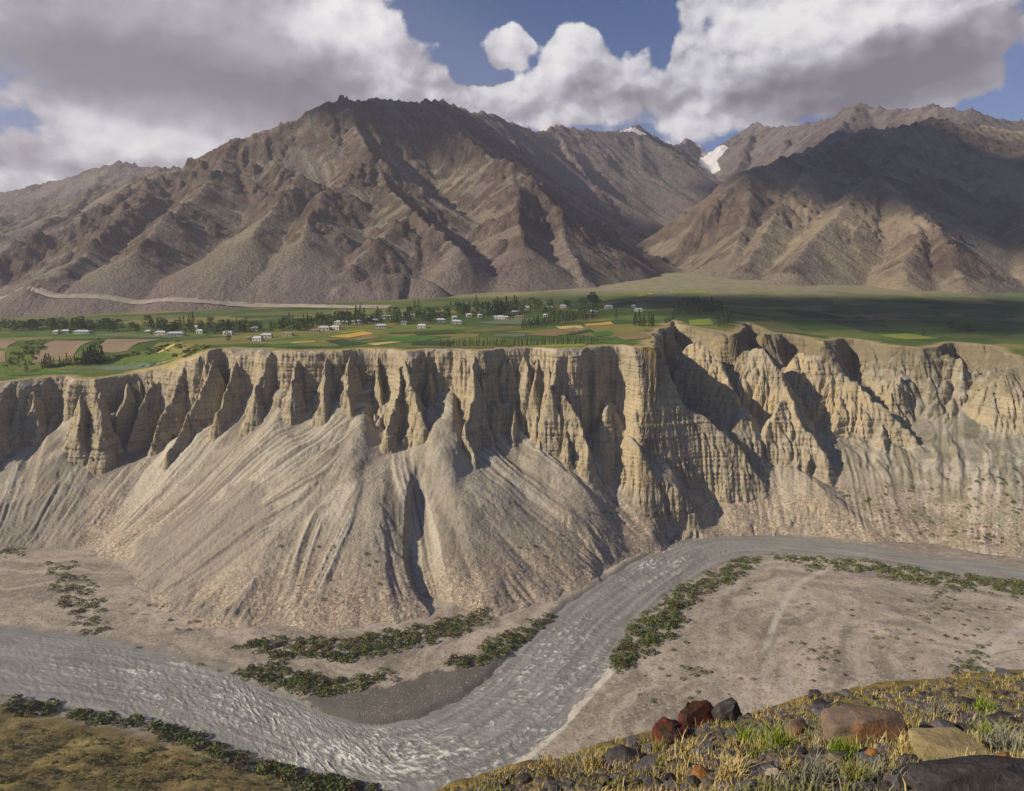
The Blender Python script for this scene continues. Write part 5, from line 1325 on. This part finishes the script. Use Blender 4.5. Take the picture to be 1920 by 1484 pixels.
# ------------------------------------------------------------------ rocks
def rock_mat(name, c1, c2, c3, sc=2.0, patch=None):
    m, g, b, pos = new_mat(name)
    tc = g.new('ShaderNodeTexCoord').outputs['Object']
    n = g.noise(tc, sc, 8, .65); n2 = g.noise(tc, sc * 5, 6, .7)
    col = g.ramp(g.math('ADD', g.math('MULTIPLY', n, .65), g.math('MULTIPLY', n2, .35)), [(.3, c1), (.5, c2), (.7, c3)])
    if patch: col = g.mix(g.math('MULTIPLY', g.rng(g.noise(tc, sc * .8, 5, .6), .44, .58), g.rng(n2, .3, .55, .4, 1)), col, patch)
    g.put(b.inputs['Base Color'], col); b.inputs['Roughness'].default_value = .85
    g.put(b.inputs['Normal'], g.bump(g.math('ADD', n2, n), .7, .06))
    return m
GREY = rock_mat("grey_stone", (0.045, 0.043, 0.048), (0.10, 0.095, 0.10), (0.19, 0.18, 0.175)); DARK = rock_mat("dark_stone", (0.016, 0.015, 0.017), (0.05, 0.046, 0.046), (0.13, 0.12, 0.11)); RUST = rock_mat("rust_stone", (0.07, 0.055, 0.045), (0.15, 0.115, 0.085), (0.24, 0.20, 0.16), 1.6, (0.25, 0.125, 0.06))
REDL = rock_mat("red_lichen_stone", (0.018, 0.012, 0.010), (0.05, 0.028, 0.02), (0.09, 0.06, 0.04), 3.0, (0.10, 0.024, 0.013)); TAN = rock_mat("tan_stone", (0.15, 0.12, 0.06), (0.27, 0.215, 0.11), (0.38, 0.31, 0.17)); ORNG = rock_mat("orange_stone", (0.12, 0.06, 0.03), (0.26, 0.12, 0.04), (0.40, 0.20, 0.07)); PINK = rock_mat("pale_pink_stone", (0.20, 0.15, 0.13), (0.34, 0.27, 0.24), (0.5, 0.43, 0.39))
BRWN = rock_mat("brown_stone", (0.06, 0.045, 0.035), (0.13, 0.10, 0.075), (0.22, 0.175, 0.13))
def rock_geo(seed, cuts=11, rough=.05, sub=4, flat=None, box=1.0):
    """an angular block: the hull of scattered points, broken edges chipped by noise"""
    r = np.random.RandomState(seed)
    n = 9 + cuts
    P = r.randn(n, 3); P /= np.linalg.norm(P, axis=1)[:, None]
    if box < 1: P = np.sign(P) * np.abs(P) ** box
    P *= r.uniform(.82, 1.0, (n, 1))
    P[: n // 3, 2] = np.minimum(P[: n // 3, 2], .5)
    bm = bmesh.new()
    for q in P: bm.verts.new(q)
    res = bmesh.ops.convex_hull(bm, input=bm.verts)
    bmesh.ops.delete(bm, geom=[v for v in bm.verts if not v.link_faces], context='VERTS')
    bmesh.ops.bevel(bm, geom=list(bm.edges), offset=.035, segments=1, affect='EDGES', clamp_overlap=True) if sub > 2 else None
    bmesh.ops.triangulate(bm, faces=list(bm.faces))
    for _ in range({1: 0, 4: 2, 5: 3}.get(sub, 1)):
        bmesh.ops.subdivide_edges(bm, edges=[e for e in bm.edges if e.calc_length() > .16], cuts=1)
        bmesh.ops.triangulate(bm, faces=list(bm.faces))
    me = bpy.data.meshes.new("tmp"); bm.to_mesh(me); bm.free()
    V = np.empty(len(me.vertices) * 3); me.vertices.foreach_get("co", V); V = V.reshape(-1, 3)
    F = np.array([p.vertices[:] for p in me.polygons]); bpy.data.meshes.remove(me)
    V = V / np.abs(V).max(0)
    s1 = r.rand(3) * 50
    disp = np.array([mnoise.fractal(Vector(v * 2.6 + s1), .8, 2.1, 5) for v in V])
    V = V * (1 + rough * disp[:, None])
    return V, F
def rock(name, lab, px, py, wpx, hpx, mat, seed, depth=.8, rz=0.0, tilt=0.0, cuts=11, rough=.05, flat=None, sub=4, lift=0.0, cat="rock", box=1.0):
    p = on_fg(px, py)
    k = p[1] * math.sqrt(1 + (p[0] / p[1]) ** 2 * .0) / FPX * 1.12
    w, h = wpx * k / 2, hpx * k / 2 * 1.15
    V, F = rock_geo(seed, cuts, rough, sub, flat, box)
    me = mesh_np(name, V * np.array([w, w * depth, h]), F, False)
    try: me.shade_smooth(); me.set_sharp_from_angle(angle=math.radians(28))
    except Exception: pass
    o = link(name, me, mat); o.location = (p[0], p[1] + w * depth * .35, p[2] + h * .55 + lift); o.rotation_euler = (0, tilt, rz)
    tag(o, lab, cat)
    return o
rock("boulder", "large rust and grey boulder with a dark split right end in the grass", 1632, 1392, 164, 60, RUST, 11, .42, -.12, cuts=9, rough=.05, sub=5, box=.45)
rock("flat_slab", "tan flat-topped slab lying right of the rust boulder", 1788, 1432, 135, 40, TAN, 12, .7, -.1, cuts=7, rough=.04, sub=5, box=.4)
rock("dark_slab", "big black jagged slab filling the bottom right corner", 1842, 1530, 270, 104, DARK, 13, .45, .05, tilt=-.05, cuts=20, rough=.07, sub=5, box=.7)
rock("leaning_stone", "brown pointed stone leaning on the black slab", 1800, 1512, 62, 66, TAN, 14, .5, .3, tilt=.6, cuts=14, rough=.02)
rock("red_lichen_rock", "red lichen-covered rock at the crest beside the dark pointed rock", 1312, 1362, 80, 40, REDL, 15, .6, .4, cuts=18, rough=.16, box=.8)
rock("pointed_rock", "dark pointed rock leaning right at the crest", 1364, 1354, 54, 42, DARK, 16, .6, .2, tilt=-.5, cuts=12, rough=.06, box=.6)
rock("red_lichen_mound", "lower red-brown lichen rock left of the crest rocks", 1260, 1394, 80, 34, REDL, 17, .8, .9, cuts=18, rough=.18, box=.85)
rock("mossy_rock", "dark brown mossy rock low on the left slope", 1168, 1436, 74, 30, DARK, 18, .7, .1, rough=.06)
rock("blue_grey_boulder", "blue-grey smooth boulder right of the mossy rock", 1212, 1448, 52, 28, GREY, 19, .8, .5, cuts=8, rough=.03)
rock("round_grey_stone", "rounded grey stone at the bottom edge", 1404, 1488, 30, 26, GREY, 20, .8, cuts=9, rough=.03)
rock("pale_pink_stone", "pale pink speckled stone among dark stones at the bottom", 1450, 1460, 24, 22, PINK, 21, .8, cuts=12, rough=.03)
rock("dark_grey_stone", "dark grey block right of the pale pink stone", 1476, 1478, 34, 30, GREY, 22, .8, .6)
rock("red_grey_rock", "reddish grey rock right of the bright green tuft", 1494, 1380, 50, 30, RUST, 23, .7, .2)
rock("brown_chock_stone", "small brown stone resting against the tan slab", 1812, 1432, 32, 26, GREY, 24, .7, .5, tilt=.3)
rock("black_round_stone", "small black stone between tan slab and black slab", 1846, 1440, 24, 22, DARK, 25, .9)
rock("orange_edge_stone", "slanting grey and orange stone right of the tan slab", 1884, 1440, 48, 30, ORNG, 26, .6, .3, tilt=.35)
rock("flat_grey_rock", "flat grey rock right of the rust boulder's end", 1772, 1378, 46, 24, GREY, 27, .8, .1)
rock("orange_stone", "small bright orange stone in the grass below the rust boulder", 1634, 1424, 22, 24, ORNG, 28, .8, cuts=12)
rock("dark_flat_stone", "dark flat stones at the right edge below the green bush", 1880, 1362, 60, 22, DARK, 29, .7, .2)
rock("flat_brown_stone", "flat brown stone at the bottom left of the black slab", 1625, 1484, 44, 16, GREY, 30, .8, .3)
rock("lichen_corner_stone", "grey white-lichened stone at the black slab's left tip", 1685, 1486, 44, 34, GREY, 31, .7, .2)
rock("rust_flat_stone", "rust-coloured stone low in the grass right of the blue-grey boulder", 1318, 1462, 40, 20, ORNG, 32, .8)
rock("crest_stone", "small dark stone on the crest right of the dark pointed rock", 1532, 1312, 34, 18, DARK, 33, .8, .3)
rock("grey_crest_slab", "low grey slab near the crest left of the rust boulder", 1548, 1345, 44, 16, GREY, 34, .8, .1)
rock("dark_crest_slab", "low dark slab near the crest above the rust boulder", 1545, 1330, 40, 14, DARK, 35, .8, .2)
rock("small_mossy_stone", "dark little stone at the far left tip of the slope", 985, 1470, 36, 16, DARK, 36, .8, .2)
# loose small stones of the slope
rs = np.random.RandomState(51)
sp = []
for poly, n in [([(840, 1482), (1050, 1430), (1220, 1385), (1400, 1342), (1560, 1305), (1920, 1262), (1920, 1484), (840, 1490)], 2600), ([(1340, 1440), (1560, 1430), (1700, 1470), (1700, 1490), (1320, 1490)], 420)]:
    sp.append(on_fg_many(sample_poly(poly, n, rs)))
sp = np.vstack(sp); sp = sp[sp[:, 1] < np.interp(sp[:, 0] / sp[:, 1], ca_, CR[:, 1]) + .3]
ss = rs.uniform(.025, .10, len(sp)) * (sp[:, 1] / 14) ** .5 * np.where(rs.rand(len(sp)) < .08, 1.9, 1)
for nm, mt, lab, sel in [("slope_stones", GREY, "small grey stones strewn over the grassy slope", 0), ("dark_slope_stones", DARK, "small dark stones strewn over the grassy slope", 1), ("brown_slope_stones", BRWN, "small brown stones strewn over the grassy slope", 2)]:
    i = np.arange(len(sp)) % 3 == sel
    r = np.random.RandomState(60 + sel); V0, F0 = rock_geo(70 + sel, 9, .04, 1)
    VV = []; FF = []
    for k, (c, s) in enumerate(zip(sp[i], ss[i])):
        a = r.rand() * 6.28; ca, sa = math.cos(a), math.sin(a)
        v = V0 * np.array([s * r.uniform(.8, 1.7), s * r.uniform(.7, 1.2), s * r.uniform(.4, .8)])
        v = np.stack([v[:, 0] * ca - v[:, 1] * sa, v[:, 0] * sa + v[:, 1] * ca, v[:, 2]], 1) + c + np.array([0, 0, s * .2])
        VV.append(v); FF.append(F0 + k * len(V0))
    tag(link(nm, mesh_np(nm, np.vstack(VV), np.vstack(FF), False), mt), lab, "stones", kind="stuff")
# ------------------------------------------------------------------ grass
def blades(c, n, spread, length, width, r, lean=.45):
    """n grass blades from around the points c: arrays of verts and faces"""
    N = len(c) * n
    base = np.repeat(c, n, 0) + np.c_[r.randn(N, 2) * np.repeat(spread, n)[:, None], np.zeros(N)]
    L = np.repeat(length, n) * r.uniform(.45, 1.25, N); a = r.rand(N) * 6.28; le = r.uniform(.05, lean * 2, N)
    d = np.stack([np.cos(a) * le, np.sin(a) * le, np.ones(N)], 1)
    side = np.stack([-np.sin(a + r.randn(N)), np.cos(a + r.randn(N)), np.zeros(N)], 1) * (width * r.uniform(.7, 1.3, N))[:, None]
    mid = base + d * (L * .55)[:, None]
    tip = base + d * (L * .9)[:, None] + np.stack([np.cos(a), np.sin(a), -.3 + 0 * a], 1) * (L * le * .5)[:, None]
    base = base - np.array([0, 0, .03])
    V = np.stack([base - side, base + side, mid + side * .7, mid - side * .7, tip], 1).reshape(-1, 3)
    o = 5 * np.arange(N)[:, None]
    F = np.concatenate([o + np.array([[0, 1, 2]]), o + np.array([[0, 2, 3]]), o + np.array([[3, 2, 4]])], 0)
    return V, F
def grass_mat(name, c1, c2, c3):
    m, g, b, pos = new_mat(name)
    n = g.math('ADD', g.math('MULTIPLY', g.noise(pos, 1.2, 3, .6), .5), g.math('MULTIPLY', g.noise(pos, 14, 3, .6), .5))
    g.put(b.inputs['Base Color'], g.ramp(n, [(.32, c1), (.5, c2), (.68, c3)]))
    b.inputs['Roughness'].default_value = .7
    return m
STRAW = grass_mat("straw_grass", (0.20, 0.15, 0.055), (0.38, 0.295, 0.12), (0.54, 0.44, 0.22)); OLIVE = grass_mat("olive_grass", (0.09, 0.095, 0.02), (0.18, 0.18, 0.045), (0.30, 0.27, 0.09)); LIME = grass_mat("lime_grass", (0.08, 0.13, 0.012), (0.15, 0.21, 0.02), (0.24, 0.28, 0.04)); WORM = grass_mat("grey_sage", (0.10, 0.105, 0.075), (0.19, 0.19, 0.14), (0.30, 0.29, 0.23))
FGPOLY = [(835, 1488), (950, 1450), (1050, 1424), (1220, 1379), (1400, 1340), (1560, 1302), (1780, 1271), (1920, 1258), (1960, 1258), (1960, 1520), (835, 1520)]
rs = np.random.RandomState(81)
for nm, mt, n, nb_, ln, lab in [("dry_grass", STRAW, 2100, 8, .15, "dry straw-coloured grass over the foreground slope"), ("olive_grass", OLIVE, 2600, 9, .10, "short olive turf over the foreground slope"), ("sage_tufts", WORM, 620, 12, .17, "grey-green wormwood between the stones of the slope")]:
    q = sample_poly(FGPOLY, n, rs)
    c = on_fg_many(q); c = c[c[:, 1] < np.interp(c[:, 0] / c[:, 1], ca_, CR[:, 1]) + .3]
    dens = fbm(c[:, 0] / 2.5, c[:, 1] / 2.5, 3, 520 + len(nm))
    c = c[dens > -.12]
    V, F = blades(c, nb_, np.full(len(c), .09), ln * rs.uniform(.6, 1.3, len(c)), .007, rs)
    tag(link(nm, mesh_np(nm, V, F, False), mt), lab, "grass", kind="stuff")
TUFTS = [(1458, 1406, 62, 44, LIME, 260, "bright green grass tuft left of the reddish grey rock"), (1398, 1394, 34, 38, LIME, 130, "narrow green grass tuft left of the bright green one"), (1372, 1470, 60, 50, STRAW, 200, "tall dry straw tuft at the bottom of the slope"),
         (1525, 1478, 70, 56, WORM, 260, "big pale green tuft right of the dark stones"), (1700, 1425, 60, 48, STRAW, 220, "yellowish tuft below the rust boulder's dark end"), (1690, 1395, 46, 34, WORM, 150, "grey-green tuft at the rust boulder's right foot"), (1552, 1388, 34, 34, WORM, 120, "grey-green tuft at the rust boulder's left end"),
         (1760, 1345, 44, 34, WORM, 150, "pale tuft behind the flat grey rock"), (1845, 1340, 40, 36, LIME, 170, "dark green leafy bush near the right crest"), (1885, 1425, 80, 66, WORM, 330, "grey twiggy bush at the right edge"), (1850, 1390, 50, 40, LIME, 190, "green tuft behind the tan slab's right end"),
         (1600, 1470, 60, 40, OLIVE, 200, "olive tuft left of the black slab"), (1290, 1415, 50, 34, STRAW, 170, "dry tuft below the lower red lichen rock"), (1420, 1420, 70, 30, OLIVE, 200, "low green clump below the bright tuft"), (1110, 1440, 50, 30, STRAW, 160, "dry golden tuft left of the mossy rock"), (1030, 1446, 50, 26, STRAW, 150, "dry golden tuft at the left crest"),
         (1580, 1420, 70, 32, LIME, 200, "short green clump below the rust boulder"), (1480, 1450, 40, 30, STRAW, 120, "dry tuft above the dark stones"), (940, 1466, 46, 22, STRAW, 120, "dry tuft at the left tip of the slope"), (1235, 1410, 40, 24, OLIVE, 110, "olive tuft below the red mound's left foot")]
for (px, py, w, h_, mt, n, lab) in TUFTS:
    p = on_fg(px, py); k = p[1] / FPX
    V, F = blades(np.zeros((1, 3)), n, np.array([w * k * .22]), np.array([h_ * k * 1.05]), .008, rs, .35)
    o = link("grass_tuft", mesh_np("grass_tuft", V, F, False), mt); o.location = p; tag(o, lab, "tuft", "grass tufts of the slope")
print("foreground", round(time.time() - T0, 1))

# ================================================================== clouds overhead (their shadows lie on the land) and haze
CLM, g, b, pos = new_mat("cloud_white"); b.inputs['Base Color'].default_value = (.85, .85, .86, 1)
def cloud(target, puffs, z, seed, lab):
    r = np.random.RandomState(seed); T_ = np.array(target, float)
    d = np.array(to_sun); c = T_ + d * ((z - T_[2]) / d[2])
    V = []; F = []; off = 0
    bm = bmesh.new(); bmesh.ops.create_icosphere(bm, subdivisions=4, radius=1.0); me = bpy.data.meshes.new("t"); bm.to_mesh(me); bm.free()
    V0 = np.empty(len(me.vertices) * 3); me.vertices.foreach_get("co", V0); V0 = V0.reshape(-1, 3); F0 = np.array([p.vertices[:] for p in me.polygons])
    rag = []
    for (ox, oy, rx, ry, rz) in puffs:
        for q in range(60):                       # unseen scraps added round the edge to soften the cloud's shadow
            a = r.rand() * 6.28; e = r.uniform(.85, 1.75); z_ = r.uniform(16, 70) * (1.9 - e)
            rag.append((ox + rx * e * math.cos(a), oy + ry * e * math.sin(a), z_, z_, z_ * .6))
    for n_, (ox, oy, rx, ry, rz) in enumerate(list(puffs) + rag):
        if n_ == len(puffs):
            bm = bmesh.new(); bmesh.ops.create_icosphere(bm, subdivisions=2, radius=1.0); me = bpy.data.meshes.new("t"); bm.to_mesh(me); bm.free()
            V0 = np.empty(len(me.vertices) * 3); me.vertices.foreach_get("co", V0); V0 = V0.reshape(-1, 3); F0 = np.array([p.vertices[:] for p in me.polygons])
        s1 = r.rand(3) * 90
        dsp = np.array([mnoise.fractal(Vector(v * 2.4 + s1), .8, 2.1, 5) for v in V0])
        V.append(V0 * (1 + .28 * dsp[:, None]) * np.array([rx, ry, rz]) + np.array([ox, oy, 0])); F.append(F0 + off); off += len(V0)
    o = link("cloud", mesh_np("cloud", np.vstack(V), np.vstack(F)), CLM); o.location = c
    tag(o, lab, kind="structure")
cloud(at(1860, 380, 1900), [(0, 0, 300, 400, 130), (-120, 330, 200, 300, 110), (260, -150, 260, 300, 110), (330, 300, 330, 360, 120), (80, -420, 130, 180, 80), (300, 900, 420, 400, 120), (500, 1400, 500, 400, 120)], 4300, 1, "cumulus cloud shading the right mountain")
cloud(at(1640, 592, 1060), [(0, 0, 190, 150, 60), (230, 40, 200, 130, 60), (-200, 60, 120, 110, 50), (420, -40, 160, 120, 50)], 4300, 2, "cumulus cloud shading the fields on the right")
cloud(at(720, 215, 2250), [(0, 0, 170, 200, 60), (180, 260, 190, 220, 60), (-170, -40, 120, 120, 50)], 4300, 3, "cumulus cloud shading the left summit")
HZ_M = bpy.data.materials.new("haze"); HZ_M.use_nodes = True
g = NT(HZ_M.node_tree); g.n.clear()
vol = g.new('ShaderNodeVolumePrincipled'); vol.inputs['Color'].default_value = (.92, .90, 1.0, 1); vol.inputs['Density'].default_value = 8.0e-5; vol.inputs['Anisotropy'].default_value = 0.1
out = g.new('ShaderNodeOutputMaterial'); g.l.new(vol.outputs[0], out.inputs['Volume'])
o = link("haze", box_mesh("haze", -4200, 4200, -400, 6300, -220, 1500), HZ_M); tag(o, "thin pale haze filling the valley", kind="stuff")
print("all", round(time.time() - T0, 1))
